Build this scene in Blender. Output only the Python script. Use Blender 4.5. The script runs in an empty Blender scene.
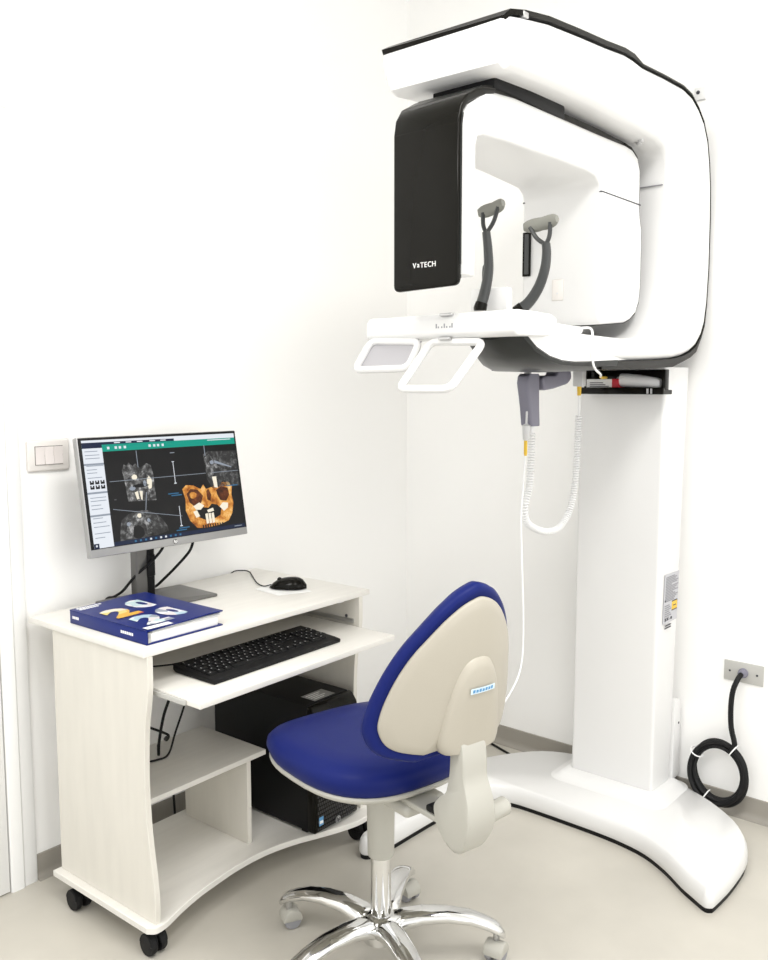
import bpy, bmesh, math, random
from mathutils import Vector, Matrix
random.seed(7)
R = math.radians
S = bpy.context.scene
COL = S.collection

# ------------------------------------------------------------------ materials
def mat(name, col, rough=0.5, metal=0.0, coat=0.0, spec=0.5, noise=None, bump=None):
    m = bpy.data.materials.new(name); m.use_nodes = True
    nt = m.node_tree; b = nt.nodes['Principled BSDF']
    b.inputs['Base Color'].default_value = (*col, 1)
    b.inputs['Roughness'].default_value = rough
    b.inputs['Metallic'].default_value = metal
    b.inputs['Specular IOR Level'].default_value = spec
    b.inputs['Coat Weight'].default_value = coat
    b.inputs['Coat Roughness'].default_value = 0.05
    if noise:                      # (scale xyz, amount, detail)
        tc = nt.nodes.new('ShaderNodeTexCoord'); mp = nt.nodes.new('ShaderNodeMapping')
        mp.inputs['Scale'].default_value = noise[0]
        n = nt.nodes.new('ShaderNodeTexNoise'); n.inputs['Scale'].default_value = 1.0; n.inputs['Detail'].default_value = noise[2]
        r = nt.nodes.new('ShaderNodeValToRGB')
        a = noise[1]
        r.color_ramp.elements[0].position = 0.3; r.color_ramp.elements[1].position = 0.7
        r.color_ramp.elements[0].color = (*[c * (1 - a) for c in col], 1)
        r.color_ramp.elements[1].color = (*[min(1, c * (1 + a)) for c in col], 1)
        nt.links.new(tc.outputs['Object'], mp.inputs['Vector']); nt.links.new(mp.outputs['Vector'], n.inputs['Vector'])
        nt.links.new(n.outputs['Fac'], r.inputs['Fac']); nt.links.new(r.outputs['Color'], b.inputs['Base Color'])
    if bump:                       # (scale, strength)
        tc = nt.nodes.new('ShaderNodeTexCoord'); n = nt.nodes.new('ShaderNodeTexNoise')
        n.inputs['Scale'].default_value = bump[0]; n.inputs['Detail'].default_value = 4
        bp = nt.nodes.new('ShaderNodeBump'); bp.inputs['Strength'].default_value = bump[1]; bp.inputs['Distance'].default_value = 0.002
        nt.links.new(tc.outputs['Object'], n.inputs['Vector']); nt.links.new(n.outputs['Fac'], bp.inputs['Height'])
        nt.links.new(bp.outputs['Normal'], b.inputs['Normal'])
    return m

def emit(name, col, strength=1.0, noise=None):
    m = bpy.data.materials.new(name); m.use_nodes = True
    nt = m.node_tree; b = nt.nodes['Principled BSDF']
    b.inputs['Base Color'].default_value = (0.004, 0.004, 0.004, 1); b.inputs['Roughness'].default_value = 0.35
    b.inputs['Specular IOR Level'].default_value = 0.2
    b.inputs['Emission Color'].default_value = (*col, 1); b.inputs['Emission Strength'].default_value = strength * 2 ** -0.71
    if noise:                      # (scale, [(pos, colour) ...], detail)
        tc = nt.nodes.new('ShaderNodeTexCoord')
        n = nt.nodes.new('ShaderNodeTexNoise'); n.inputs['Scale'].default_value = noise[0]; n.inputs['Detail'].default_value = noise[2]
        n.inputs['Roughness'].default_value = 0.6
        r = nt.nodes.new('ShaderNodeValToRGB')
        els = r.color_ramp.elements
        while len(els) < len(noise[1]): els.new(0.5)
        for e, (p, c) in zip(els, noise[1]): e.position = p; e.color = (*c, 1)
        nt.links.new(tc.outputs['Object'], n.inputs['Vector']); nt.links.new(n.outputs['Fac'], r.inputs['Fac'])
        nt.links.new(r.outputs['Color'], b.inputs['Emission Color'])
    return m

M = {}
M['wall'] = mat('wall_paint', (0.92, 0.915, 0.90), 0.7, bump=(60, 0.08))
M['ceil'] = mat('ceiling_paint', (0.88, 0.88, 0.87), 0.8)
M['floor'] = mat('vinyl_floor', (0.515, 0.49, 0.435), 0.34, noise=((5, 5, 5), 0.05, 6))
M['skirt'] = mat('vinyl_skirting', (0.31, 0.29, 0.255), 0.5)
M['door'] = mat('door_lacquer', (0.84, 0.84, 0.83), 0.35)
M['gap'] = mat('dark_gap', (0.10, 0.09, 0.08), 0.8)
M['mwhite'] = mat('machine_white', (0.745, 0.742, 0.735), 0.28)
M['web'] = mat('grip_web_grey', (0.42, 0.41, 0.43), 0.5)
M['mgrey'] = mat('machine_light_grey', (0.62, 0.62, 0.62), 0.4)
M['mdark'] = mat('machine_dark_grey', (0.016, 0.0175, 0.0165), 0.3, spec=0.22)
M['gril'] = mat('grille_grey', (0.016, 0.016, 0.017), 0.4)
M['black'] = mat('gloss_black', (0.006, 0.0055, 0.004), 0.14, spec=0.14)
M['matt'] = mat('matt_black', (0.006, 0.006, 0.0065), 0.5, spec=0.2)
M['rub'] = mat('black_rubber', (0.007, 0.007, 0.0075), 0.55, spec=0.25)
M['tgrey'] = mat('support_grey', (0.04, 0.042, 0.042), 0.3, spec=0.4)
M['tpad'] = mat('support_pad', (0.21, 0.21, 0.185), 0.5)
M['lav'] = mat('lavender_grey', (0.20, 0.195, 0.245), 0.45)
M['cord'] = mat('white_cord', (0.86, 0.86, 0.86), 0.5)
M['yel'] = mat('yellow_plastic', (0.75, 0.48, 0.03), 0.45)
M['red'] = mat('red_print', (0.55, 0.02, 0.04), 0.5)
M['paper'] = mat('paper', (0.85, 0.85, 0.84), 0.7)
M['label'] = mat('label_film', (0.50, 0.50, 0.53), 0.5)
M['ink'] = mat('grey_ink', (0.28, 0.28, 0.30), 0.7)
M['dink'] = mat('dark_ink', (0.05, 0.05, 0.06), 0.7)
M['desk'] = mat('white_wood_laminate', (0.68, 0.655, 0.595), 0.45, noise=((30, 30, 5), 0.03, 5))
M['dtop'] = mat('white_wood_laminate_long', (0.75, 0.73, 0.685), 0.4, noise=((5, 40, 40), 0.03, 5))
M['steel'] = mat('brushed_steel', (0.55, 0.55, 0.55), 0.3, metal=1.0)
M['silver'] = mat('monitor_silver', (0.36, 0.36, 0.36), 0.38, metal=0.6)
M['chrome'] = mat('chrome', (0.74, 0.74, 0.735), 0.07, metal=1.0)
M['dsilver'] = mat('monitor_stand_grey', (0.16, 0.157, 0.15), 0.42, metal=0.5)
M['blue'] = mat('blue_vinyl', (0.0075, 0.0145, 0.118), 0.42, spec=0.12, bump=(300, 0.05))
M['beige'] = mat('beige_plastic', (0.41, 0.38, 0.318), 0.45, bump=(500, 0.05))
M['cgrey'] = mat('warm_grey_plastic', (0.44, 0.43, 0.385), 0.45)
M['book'] = mat('book_blue', (0.008, 0.019, 0.15), 0.32, spec=0.22)
M['lt'] = mat('sticker_blue', (0.10, 0.30, 0.55), 0.4)
M['ltp'] = mat('sticker_pale', (0.62, 0.74, 0.82), 0.4)
M['plate'] = mat('grey_plate', (0.46, 0.455, 0.43), 0.45)
M['swp'] = mat('switch_plate', (0.70, 0.67, 0.64), 0.35)
M['swr'] = mat('switch_rocker', (0.74, 0.69, 0.67), 0.3)
M['teal'] = emit('screen_teal', (0.0, 0.33, 0.24))
M['scr'] = emit('screen_black', (0.006, 0.006, 0.007))
M['swhite'] = emit('screen_white', (0.80, 0.84, 0.90))
M['sgrey'] = emit('screen_grey', (0.30, 0.34, 0.40))
M['sdim'] = emit('screen_dim', (0.09, 0.09, 0.10))
M['snavy'] = emit('screen_navy', (0.006, 0.015, 0.05))
M['sblue'] = emit('screen_blue', (0.03, 0.16, 0.32))
G = lambda v: (v, v, v)
M['ct'] = emit('screen_scan', (0.1, 0.1, 0.1), 1.0, (80, [(0.30, G(0.010)), (0.46, G(0.06)), (0.56, G(0.18)), (0.70, G(0.55))], 8))
M['ctd'] = emit('screen_scan_dark', (0.1, 0.1, 0.1), 1.0, (70, [(0.30, G(0.010)), (0.52, G(0.045)), (0.70, G(0.20))], 8))
M['bone'] = emit('screen_bone', (0.7, 0.3, 0.05), 1.0, (38, [(0.30, (0.16, 0.03, 0.004)), (0.45, (0.55, 0.19, 0.025)), (0.56, (0.86, 0.42, 0.09)), (0.72, (1.0, 0.78, 0.42))], 4))
M['boned'] = emit('screen_bone_dark', (0.07, 0.015, 0.004), 1.0, (60, [(0.3, (0.02, 0.004, 0.002)), (0.6, (0.12, 0.03, 0.008)), (0.8, (0.30, 0.08, 0.02))], 4))
M['tooth'] = emit('screen_tooth', (0.95, 0.88, 0.72))
def multicol(name, cols, scale):
    m = mat(name, (0.8, 0.8, 0.8), 0.3); nt = m.node_tree; b = nt.nodes['Principled BSDF']
    tc = nt.nodes.new('ShaderNodeTexCoord'); n = nt.nodes.new('ShaderNodeTexVoronoi'); n.inputs['Scale'].default_value = scale
    r = nt.nodes.new('ShaderNodeValToRGB'); r.color_ramp.interpolation = 'CONSTANT'; els = r.color_ramp.elements
    while len(els) < len(cols): els.new(0.5)
    for i, (e, c) in enumerate(zip(els, cols)): e.position = i / len(cols); e.color = (*c, 1)
    sp = nt.nodes.new('ShaderNodeSeparateColor')
    nt.links.new(tc.outputs['Object'], n.inputs['Vector']); nt.links.new(n.outputs['Color'], sp.inputs['Color'])
    nt.links.new(sp.outputs['Red'], r.inputs['Fac']); nt.links.new(r.outputs['Color'], b.inputs['Base Color'])
    return m
M['dig_warm'] = multicol('digit_print_warm', [(0.8, 0.72, 0.6), (0.75, 0.42, 0.05), (0.62, 0.12, 0.09), (0.8, 0.75, 0.7), (0.5, 0.5, 0.6), (0.75, 0.62, 0.2)], 22)
M['dig_cool'] = multicol('digit_print_cool', [(0.8, 0.82, 0.82), (0.45, 0.6, 0.7), (0.75, 0.7, 0.7), (0.3, 0.33, 0.4), (0.8, 0.8, 0.85), (0.55, 0.7, 0.72)], 35)

# ------------------------------------------------------------------ helpers
FR = {}      # thing -> frame matrix
def finish(bm, smooth=True, ang=35):
    bmesh.ops.recalc_face_normals(bm, faces=bm.faces)
    if smooth:
        for f in bm.faces: f.smooth = True
        for e in bm.edges:
            if len(e.link_faces) == 2 and e.calc_face_angle(0) > R(ang): e.smooth = False
def obj(name, bm, m, parent=None, local=True, smooth=True, ang=35):
    """link bm as one mesh object; vertices are given in the thing's frame (local) or in the world"""
    if parent is not None and not local:
        bm.transform(FR[root_of(parent)].inverted())
    finish(bm, smooth, ang)
    me = bpy.data.meshes.new(name); bm.to_mesh(me); bm.free()
    for x in (m if isinstance(m, (list, tuple)) else [m]): me.materials.append(x)
    o = bpy.data.objects.new(name, me); COL.objects.link(o)
    if parent is not None: o.parent = parent
    return o
def root_of(o):
    while o.parent is not None: o = o.parent
    return o.name
def tag(o, label, cat, group=None):
    o['label'] = label; o['category'] = cat
    if group: o['group'] = group
    return o
def thing(name, label, cat, loc=(0, 0, 0), rz=0.0, group=None):
    o = bpy.data.objects.new(name, None); COL.objects.link(o); o.empty_display_size = 0.1
    o.location = loc; o.rotation_euler = (0, 0, rz)
    FR[o.name] = Matrix.Translation(loc) @ Matrix.Rotation(rz, 4, 'Z')
    return tag(o, label, cat, group)
def single(name, bm, m, label, cat, loc, rz=0.0, local=True, **k):
    """a thing that is one mesh with its origin at loc"""
    F = Matrix.Translation(loc) @ Matrix.Rotation(rz, 4, 'Z')
    if not local: bm.transform(F.inverted())
    o = obj(name, bm, m, **k); o.location = loc; o.rotation_euler = (0, 0, rz); FR[o.name] = F
    return tag(o, label, cat)
def struct(name, bm, m, **k):
    o = obj(name, bm, m, **k); o['kind'] = 'structure'; return o

def box(x0, x1, y0, y1, z0, z1, bev=0.0, seg=2, bm=None):
    b = bmesh.new()
    bmesh.ops.create_cube(b, size=1)
    bmesh.ops.scale(b, vec=(abs(x1 - x0), abs(y1 - y0), abs(z1 - z0)), verts=b.verts)
    bmesh.ops.translate(b, vec=((x0 + x1) / 2, (y0 + y1) / 2, (z0 + z1) / 2), verts=b.verts)
    if bev > 0: bmesh.ops.bevel(b, geom=b.edges[:], offset=bev, segments=seg, affect='EDGES', profile=0.5)
    return b if bm is None else join(bm, b)
def join(bm, *others, mi=None):
    for b in others:
        if mi is not None:
            for f in b.faces: f.material_index = mi
        me = bpy.data.meshes.new('tmp'); b.to_mesh(me); b.free(); bm.from_mesh(me); bpy.data.meshes.remove(me)
    return bm
def prism(pts, a0, a1, axis='y', bev=0.0, seg=2, sel=None):
    """polygon in the plane across `axis`, extruded from a0 to a1. axis y: pts are (x,z); x: (y,z); z: (x,y)"""
    bm = bmesh.new()
    def v(p, a): return {'y': (p[0], a, p[1]), 'x': (a, p[0], p[1]), 'z': (p[0], p[1], a)}[axis]
    A = [bm.verts.new(v(p, a0)) for p in pts]; B = [bm.verts.new(v(p, a1)) for p in pts]
    n = len(pts)
    fa = bm.faces.new(A); fb = bm.faces.new(B[::-1])
    for i in range(n): bm.faces.new((A[i], B[i], B[(i + 1) % n], A[(i + 1) % n]))
    bmesh.ops.recalc_face_normals(bm, faces=bm.faces)
    if bev > 0:
        ed = [e for e in fa.edges] + [e for e in fb.edges]
        bmesh.ops.bevel(bm, geom=ed, offset=bev, segments=seg, affect='EDGES', profile=0.5, clamp_overlap=True)
    big = [f for f in bm.faces if len(f.verts) > 4]
    if big: bmesh.ops.triangulate(bm, faces=big)
    return bm
def ngon_round(pts, r, seg=5):
    """round the corners of a polygon; r is one radius or one per corner"""
    out = []; n = len(pts)
    for i in range(n):
        p = Vector(pts[i]); a = Vector(pts[i - 1]); b = Vector(pts[(i + 1) % n])
        rr = r[i] if isinstance(r, (list, tuple)) else r
        if rr <= 0: out.append(tuple(p)); continue
        da = (a - p); db = (b - p)
        t = min(rr, da.length * 0.48, db.length * 0.48)
        s = p + da.normalized() * t; e = p + db.normalized() * t
        for k in range(seg + 1):
            u = k / seg
            out.append(tuple(s * (1 - u) ** 2 + p * 2 * u * (1 - u) + e * u * u))
    return out
def catmull(pts, n=8, closed=False):
    P = [Vector(p) for p in pts]; out = []; L = len(P)
    rng = range(L if closed else L - 1)
    for i in rng:
        p0 = P[(i - 1) % L] if (closed or i > 0) else P[0] * 2 - P[1]
        p1 = P[i]; p2 = P[(i + 1) % L]
        p3 = P[(i + 2) % L] if (closed or i + 2 < L) else P[-1] * 2 - P[-2]
        for k in range(n):
            t = k / n
            out.append(0.5 * ((2 * p1) + (p2 - p0) * t + (2 * p0 - 5 * p1 + 4 * p2 - p3) * t * t + (3 * p1 - p0 - 3 * p2 + p3) * t ** 3))
    if not closed: out.append(P[-1])
    return out
def tube(pts, r, seg=10, closed=False, cap=True, flat=1.0, up=None):
    """tube along pts; r constant or per point; flat squeezes it along the frame's second axis"""
    P = [Vector(p) for p in pts]; n = len(P); bm = bmesh.new(); rings = []
    prev = None
    for i in range(n):
        if closed: t = (P[(i + 1) % n] - P[i - 1])
        else: t = P[min(i + 1, n - 1)] - P[max(i - 1, 0)]
        t.normalize()
        if up is not None: a = Vector(up) - t * t.dot(Vector(up)); a.normalize()
        elif prev is None:
            h = Vector((0, 0, 1)) if abs(t.z) < 0.9 else Vector((1, 0, 0)); a = (h - t * t.dot(h)).normalized()
        else: a = (prev - t * t.dot(prev)).normalized()
        prev = a; b = t.cross(a)
        rr = r[i] if isinstance(r, (list, tuple)) else r
        rings.append([bm.verts.new(P[i] + (a * math.cos(2 * math.pi * k / seg) * flat + b * math.sin(2 * math.pi * k / seg)) * rr) for k in range(seg)])
    m = n if closed else n - 1
    for i in range(m):
        A, B = rings[i], rings[(i + 1) % n]
        for k in range(seg): bm.faces.new((A[k], A[(k + 1) % seg], B[(k + 1) % seg], B[k]))
    if cap and not closed: bm.faces.new(rings[0][::-1]); bm.faces.new(rings[-1])
    return bm
def lathe(prof, seg=32, center=(0, 0, 0), axis='z'):
    """prof: (r, h) from bottom to top"""
    bm = bmesh.new(); rings = []
    for r_, h in prof:
        ring = []
        for k in range(seg):
            a = 2 * math.pi * k / seg; c, s = math.cos(a) * r_, math.sin(a) * r_
            p = {'z': (c, s, h), 'y': (c, h, s), 'x': (h, c, s)}[axis]
            ring.append(bm.verts.new(Vector(p) + Vector(center)))
        rings.append(ring)
    for A, B in zip(rings, rings[1:]):
        for k in range(seg): bm.faces.new((A[k], A[(k + 1) % seg], B[(k + 1) % seg], B[k]))
    bm.faces.new(rings[0][::-1]); bm.faces.new(rings[-1])
    return bm
def loft(sections, cap=True):
    bm = bmesh.new(); rings = [[bm.verts.new(p) for p in s] for s in sections]; n = len(rings[0])
    for A, B in zip(rings, rings[1:]):
        for k in range(n): bm.faces.new((A[k], A[(k + 1) % n], B[(k + 1) % n], B[k]))
    if cap: bm.faces.new(rings[0][::-1]); bm.faces.new(rings[-1])
    return bm
def ribbon(outer, thick, y0, y1, bev=0.0):
    """band along an open outline in (x,z): from the outline out by thick[i] to its left side, extruded along y"""
    n = len(outer); P = [Vector(p) for p in outer]; Q = []
    for i in range(n):
        t = (P[min(i + 1, n - 1)] - P[max(i - 1, 0)]).normalized()
        Q.append(P[i] + Vector((-t.y, t.x)) * thick[i])
    bm = bmesh.new()
    V = [[bm.verts.new((p.x, y, p.y)) for y in (y0, y1)] for p in P]
    W = [[bm.verts.new((p.x, y, p.y)) for y in (y0, y1)] for p in Q]
    for i in range(n - 1):
        for A in ((V[i][0], V[i + 1][0], W[i + 1][0], W[i][0]), (V[i][1], W[i][1], W[i + 1][1], V[i + 1][1]),
                  (W[i][0], W[i + 1][0], W[i + 1][1], W[i][1]), (V[i][0], V[i][1], V[i + 1][1], V[i + 1][0])): bm.faces.new(A)
    bm.faces.new((V[0][0], W[0][0], W[0][1], V[0][1])); bm.faces.new((V[-1][0], V[-1][1], W[-1][1], W[-1][0]))
    return bm
def text_bm(body, size, depth=0.0004, bold=0.0, italic=0.0, spacing=1.0):
    c = bpy.data.curves.new('lettering', 'FONT'); c.body = body; c.size = size; c.extrude = depth; c.offset = bold
    c.shear = italic; c.align_x = 'CENTER'; c.align_y = 'CENTER'; c.space_character = spacing; c.resolution_u = 3
    o = bpy.data.objects.new('lettering', c); COL.objects.link(o)
    dg = bpy.context.evaluated_depsgraph_get(); me = bpy.data.meshes.new_from_object(o.evaluated_get(dg))
    bm = bmesh.new(); bm.from_mesh(me); bpy.data.meshes.remove(me); bpy.data.objects.remove(o); bpy.data.curves.remove(c)
    return bm
def place(bm, origin, ex, ey):
    """map text/flat x,y to the directions ex, ey at origin"""
    ex = Vector(ex).normalized(); ey = Vector(ey).normalized(); ez = ex.cross(ey)
    T = Matrix((ex, ey, ez)).transposed().to_4x4(); T.translation = Vector(origin)
    bm.transform(T); return bm
def subsurf(o, lv=2):
    md = o.modifiers.new('smooth', 'SUBSURF'); md.levels = lv; md.render_levels = lv; return o
def copy_tree(o, parent=None):
    c = o.copy(); COL.objects.link(c); c.parent = parent
    for ch in list(o.children): copy_tree(ch, c)
    return c

# ------------------------------------------------------------------ setting
# corner of the two walls at the origin; the left wall is y = 0, the right wall is x = 0
struct('floor', box(-4.6, 0.1, -4.4, 0.1, -0.1, 0.0), M['floor'])
struct('wall_left', box(-4.6, 0.1, 0.0, 0.12, 0.0, 3.15), M['wall'])
struct('wall_right', box(0.0, 0.12, -4.4, 0.0, 0.0, 3.15), M['wall'])
struct('ceiling', box(-4.6, 0.12, -4.4, 0.12, 3.1, 3.2), M['ceil'])
# baseboards with a coved foot
def skirt_profile(h=0.073):
    return [(0.0, 0.0), (0.022, 0.0), (0.020, 0.004), (0.012, 0.007), (0.006, 0.014), (0.004, 0.024), (0.004, h - 0.002), (0.002, h), (0, h)]
bm = prism([(-y, z) for y, z in skirt_profile()], -1.683, 0.0, 'x'); struct('baseboard_left', bm, M['skirt'])
bm = prism([(-x, z) for x, z in skirt_profile()], -4.4, 0.0, 'y'); struct('baseboard_right', bm, M['skirt'])
# door in the left wall: casing and leaf
cas = [(-1.763, -0.001), (-1.763, -0.014), (-1.757, -0.018), (-1.728, -0.018), (-1.722, -0.013), (-1.690, -0.013), (-1.684, -0.009), (-1.682, -0.001)]
bm = prism(cas, 0.0, 2.12, 'z')
join(bm, box(-2.60, -1.682, -0.016, -0.001, 2.12, 2.20, 0.003), prism([(-x - 4.285, y) for x, y in cas], 0.0, 2.12, 'z'))
struct('trim_1', bm, M['door'])
dr = struct('door_1', box(-2.521, -1.7665, -0.013, -0.001, 0.004, 2.115, 0.002), M['door'])
hb = lathe([(0.024, -0.022), (0.024, -0.014)], 20, (-2.44, 0, 1.02), 'y'); join(hb, lathe([(0.009, -0.06), (0.009, -0.02)], 12, (-2.44, 0, 1.02), 'y'), box(-2.45, -2.32, -0.068, -0.050, 1.010, 1.030, 0.006))
obj('door_handle', hb, M['steel'], dr)

# ------------------------------------------------------------------ light switch
sw = thing('light_switch', 'white light switch plate on the wall left of the monitor', 'light switch', (-1.599, 0, 1.21))
bm = box(-0.063, 0.063, -0.010, -0.0005, -0.044, 0.044, 0.006, 3); obj('plate', bm, M['swp'], sw)
obj('rocker_recess', box(-0.0415, 0.0415, -0.0108, -0.008, -0.026, 0.026, 0.0), M['gap'], sw, smooth=False)
for k in range(3):
    x0 = -0.0405 + k * 0.0272
    bm = prism([(-0.0095, -0.0245), (-0.0135, -0.0245), (-0.0120, 0.0), (-0.0160, 0.0245), (-0.0095, 0.0245)] if k != 1 else
               [(-0.0095, -0.0245), (-0.0150, -0.0245), (-0.0120, 0.0), (-0.0130, 0.0245), (-0.0095, 0.0245)], x0 + 0.0004, x0 + 0.0266, 'x')
    obj('rocker', bm, M['swr'], sw)

# small white wall fixture near the machine's top corner
ws = thing('wall_sensor', 'tiny white wall fixture with a dark spot near the top rear corner of the machine', 'sensor', (0, -1.19, 2.32))
obj('housing', box(-0.008, -0.0005, -0.018, 0.018, -0.02, 0.02, 0.003), M['mwhite'], ws)
obj('dark_eye', lathe([(0.005, -0.011), (0.006, -0.009), (0.006, -0.007)], 16, (0, 0.006, 0.004), 'x'), M['dink'], ws)

# ------------------------------------------------------------------ x-ray machine
MX = thing('dental_xray_machine', 'tall white floor-standing dental x-ray machine with a black front panel and C-shaped arm', 'x-ray machine', (-0.2, -1.05, 0))
W = dict(local=False)
def mpart(name, bm, m, parent=None, **k): return obj(name, bm, m, parent or MX, local=False, **k)
# base
foot = [(-0.6135, -1.520), (-0.606, -1.534), (-0.585, -1.540), (-0.46, -1.545), (-0.31, -1.532), (-0.20, -1.475), (-0.12, -1.39), (-0.06, -1.29), (-0.03, -1.20), (-0.028, -1.05), (-0.035, -0.88), (-0.075, -0.755), (-0.16, -0.665), (-0.30, -0.585), (-0.46, -0.53), (-0.65, -0.500), (-0.77, -0.515), (-0.825, -0.555),
        (-0.875, -0.600), (-0.940, -0.607), (-0.985, -0.615), (-1.003, -0.634), (-0.998, -0.656), (-0.965, -0.672), (-0.89, -0.678), (-0.76, -0.680), (-0.65, -0.684), (-0.55, -0.694), (-0.475, -0.730), (-0.437, -0.80), (-0.430, -0.90), (-0.430, -1.02), (-0.432, -1.12), (-0.440, -1.20), (-0.460, -1.28), (-0.505, -1.36), (-0.560, -1.43), (-0.588, -1.473), (-0.608, -1.505)]
foot = [tuple(p) for p in catmull([(x, y, 0) for x, y in foot], 3, True)]
def inset(poly, d):
    n = len(poly); out = []
    area = sum(poly[i - 1][0] * poly[i][1] - poly[i][0] * poly[i - 1][1] for i in range(n))
    sg = 1 if area > 0 else -1
    for i in range(n):
        t = (Vector(poly[(i + 1) % n][:2]) - Vector(poly[i - 1][:2])).normalized()
        out.append((poly[i][0] - t.y * d * sg, poly[i][1] + t.x * d * sg))
    return out
def stack(poly, levels):
    return loft([[(x, y, z) for x, y in inset(poly, d)] for d, z in levels])
bs = mpart('base', stack(foot, [(0.004, 0.012), (0.0, 0.02), (0.001, 0.042), (0.004, 0.055), (0.009, 0.064), (0.0145, 0.069)]), M['mwhite'], ang=60)
mpart('sole', stack(foot, [(0.004, 0.0), (0.003, 0.0135)]), M['matt'], bs)
pl = ngon_round([(-0.258, -1.228), (-0.05, -1.228), (-0.05, -0.872), (-0.258, -0.872)], 0.03)
mpart('column_plinth', stack(pl, [(-0.030, 0.0685), (-0.018, 0.0715), (-0.006, 0.079), (0.004, 0.087), (0.014, 0.0915)]), M['mwhite'], ang=60)
# column: a shade deeper at the top
cp = []
for z, xb in ((0.092, -0.078), (1.46, -0.032)):
    cp.append([(x, y, z) for x, y in ngon_round([(-0.212, -1.193), (xb, -1.198), (xb, -0.902), (-0.212, -0.902)], 0.012, 4)])
col = mpart('column', loft(cp), M['mwhite'])
mpart('rear_cover', prism(ngon_round([(-0.07, 0.085), (-0.012, 0.085), (-0.012, 0.33), (-0.03, 0.36), (-0.07, 0.36)], [0, 0.01, 0.03, 0.03, 0]), -1.205, -0.895, 'y', 0.004), M['mwhite'])
mpart('cover_screw', lathe([(0.004, -1.2065), (0.004, -1.2035)], 12, (-0.035, 0, 0.275), 'y'), M['dink'])
# data label on the column side
lb = thing  # (kept for reading)
lab = mpart('data_label', prism([(-0.170, 0.800), (-0.060, 0.800), (-0.066, 0.640), (-0.176, 0.640)], -1.1986, -1.196, 'y'), M['label'], smooth=False)
lab['label'] = 'white printed data label with a yellow warning square'
bm = bmesh.new()
for i in range(16):
    z = 0.792 - i * 0.0052
    w = 0.100 - 0.03 * ((i * 7) % 5 == 0) - 0.012 * (i % 3)
    join(bm, box(-0.165 - i * 0.0002, -0.165 + w, -1.1992, -1.1984, z - 0.0036, z))
for i in range(8):
    z = 0.700 - i * 0.0068
    join(bm, box(-0.170, -0.170 + 0.038 + 0.008 * (i % 3), -1.1992, -1.1984, z - 0.0040, z))
mpart('label_print', bm, M['ink'], lab, smooth=False)
bm = box(-0.112, -0.070, -1.1994, -1.1985, 0.678, 0.704); mpart('warning_square', bm, M['yel'], lab, smooth=False)
bm = bmesh.new()
for z0, z1, x0, x1 in ((0.704, 0.7075, -0.112, -0.070), (0.6745, 0.678, -0.112, -0.070), (0.689, 0.6925, -0.102, -0.080), (0.648, 0.656, -0.165, -0.155), (0.648, 0.656, -0.148, -0.14), (0.648, 0.656, -0.12, -0.11), (0.630, 0.6335, -0.160, -0.115), (0.622, 0.6255, -0.164, -0.115), (0.712, 0.718, -0.170, -0.163)):
    join(bm, box(x0, x1, -1.1996, -1.1984, z0, z1))
mpart('label_bold_print', bm, M['dink'], lab, smooth=False)

# C frame: one side outline, extruded across its width
Y0, Y1 = -1.25, -0.880
top = [(-1.222, 2.150), (-1.216, 2.172), (-1.195, 2.184), (-1.140, 2.196), (-1.039, 2.214), (-0.893, 2.229), (-0.760, 2.241), (-0.655, 2.253), (-0.600, 2.2535), (-0.545, 2.250), (-0.40, 2.259), (-0.27, 2.264), (-0.205, 2.256), (-0.150, 2.234), (-0.105, 2.204), (-0.068, 2.155), (-0.045, 2.09), (-0.030, 2.02), (-0.022, 1.93)]
back = [(-0.018, 1.77), (-0.026, 1.66), (-0.042, 1.594), (-0.066, 1.556), (-0.108, 1.522), (-0.150, 1.505), (-0.205, 1.492), (-0.285, 1.482), (-0.365, 1.478), (-0.500, 1.472), (-0.646, 1.468), (-0.74, 1.468)]
inner = [(-0.74, 1.531), (-0.600, 1.530), (-0.500, 1.535), (-0.430, 1.552), (-0.375, 1.585), (-0.345, 1.630), (-0.333, 1.70), (-0.330, 1.80), (-0.334, 1.92), (-0.340, 2.000), (-0.350, 2.045), (-0.378, 2.074), (-0.430, 2.086), (-0.567, 2.088), (-0.798, 2.091), (-0.997, 2.086), (-1.150, 2.078), (-1.200, 2.073), (-1.222, 2.085)]
outline = top + back + inner
cb_ = prism(outline, Y0, Y1, 'y', 0.028, 5)
for v in cb_.verts:          # the far flank of the boom leans inwards towards its underside
    if v.co.y > -1.06 and v.co.z > 2.0 and v.co.x < -0.4: v.co.y -= 0.037 * max(0, min(1, (2.19 - v.co.z) / 0.11)) * min(1, (-v.co.x - 0.4) / 0.5)
def round_nose(bm, cx=-1.160, cy=-1.192, r=0.060):
    # plan rounding of the boom's front corner
    for v in bm.verts:
        if v.co.z > 2.0 and v.co.x < cx and v.co.y < cy:
            d = Vector((v.co.x - cx, v.co.y - cy))
            if d.length > r: d = d.normalized() * r; v.co.x = cx + d.x; v.co.y = cy + d.y
    return bm
cf = mpart('c_frame', round_nose(cb_), M['mwhite'], ang=40)
rim = top[1:] + back
th = []
for i, p in enumerate(rim):
    t = 0.012
    if p[0] > -0.6 and p[1] > 2.1: t = 0.0045
    if p[0] > -0.2 and p[1] > 1.6: t = 0.002
    if p[1] < 1.6: t = 0.006
    if p[1] < 1.53: t = 0.016
    if p[1] < 1.488: t = 0.024
    th.append(t)
mpart('trim', round_nose(ribbon(rim, th, Y0 + 0.006, Y1 - 0.024), r=0.0585), M['black'], cf, ang=50)
bm = box(-1.150, -1.130, Y0 + 0.0052, Y0 + 0.02, 2.193, 2.2045, 0.001)
mpart('status_light', bm, M['steel'], cf)
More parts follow.
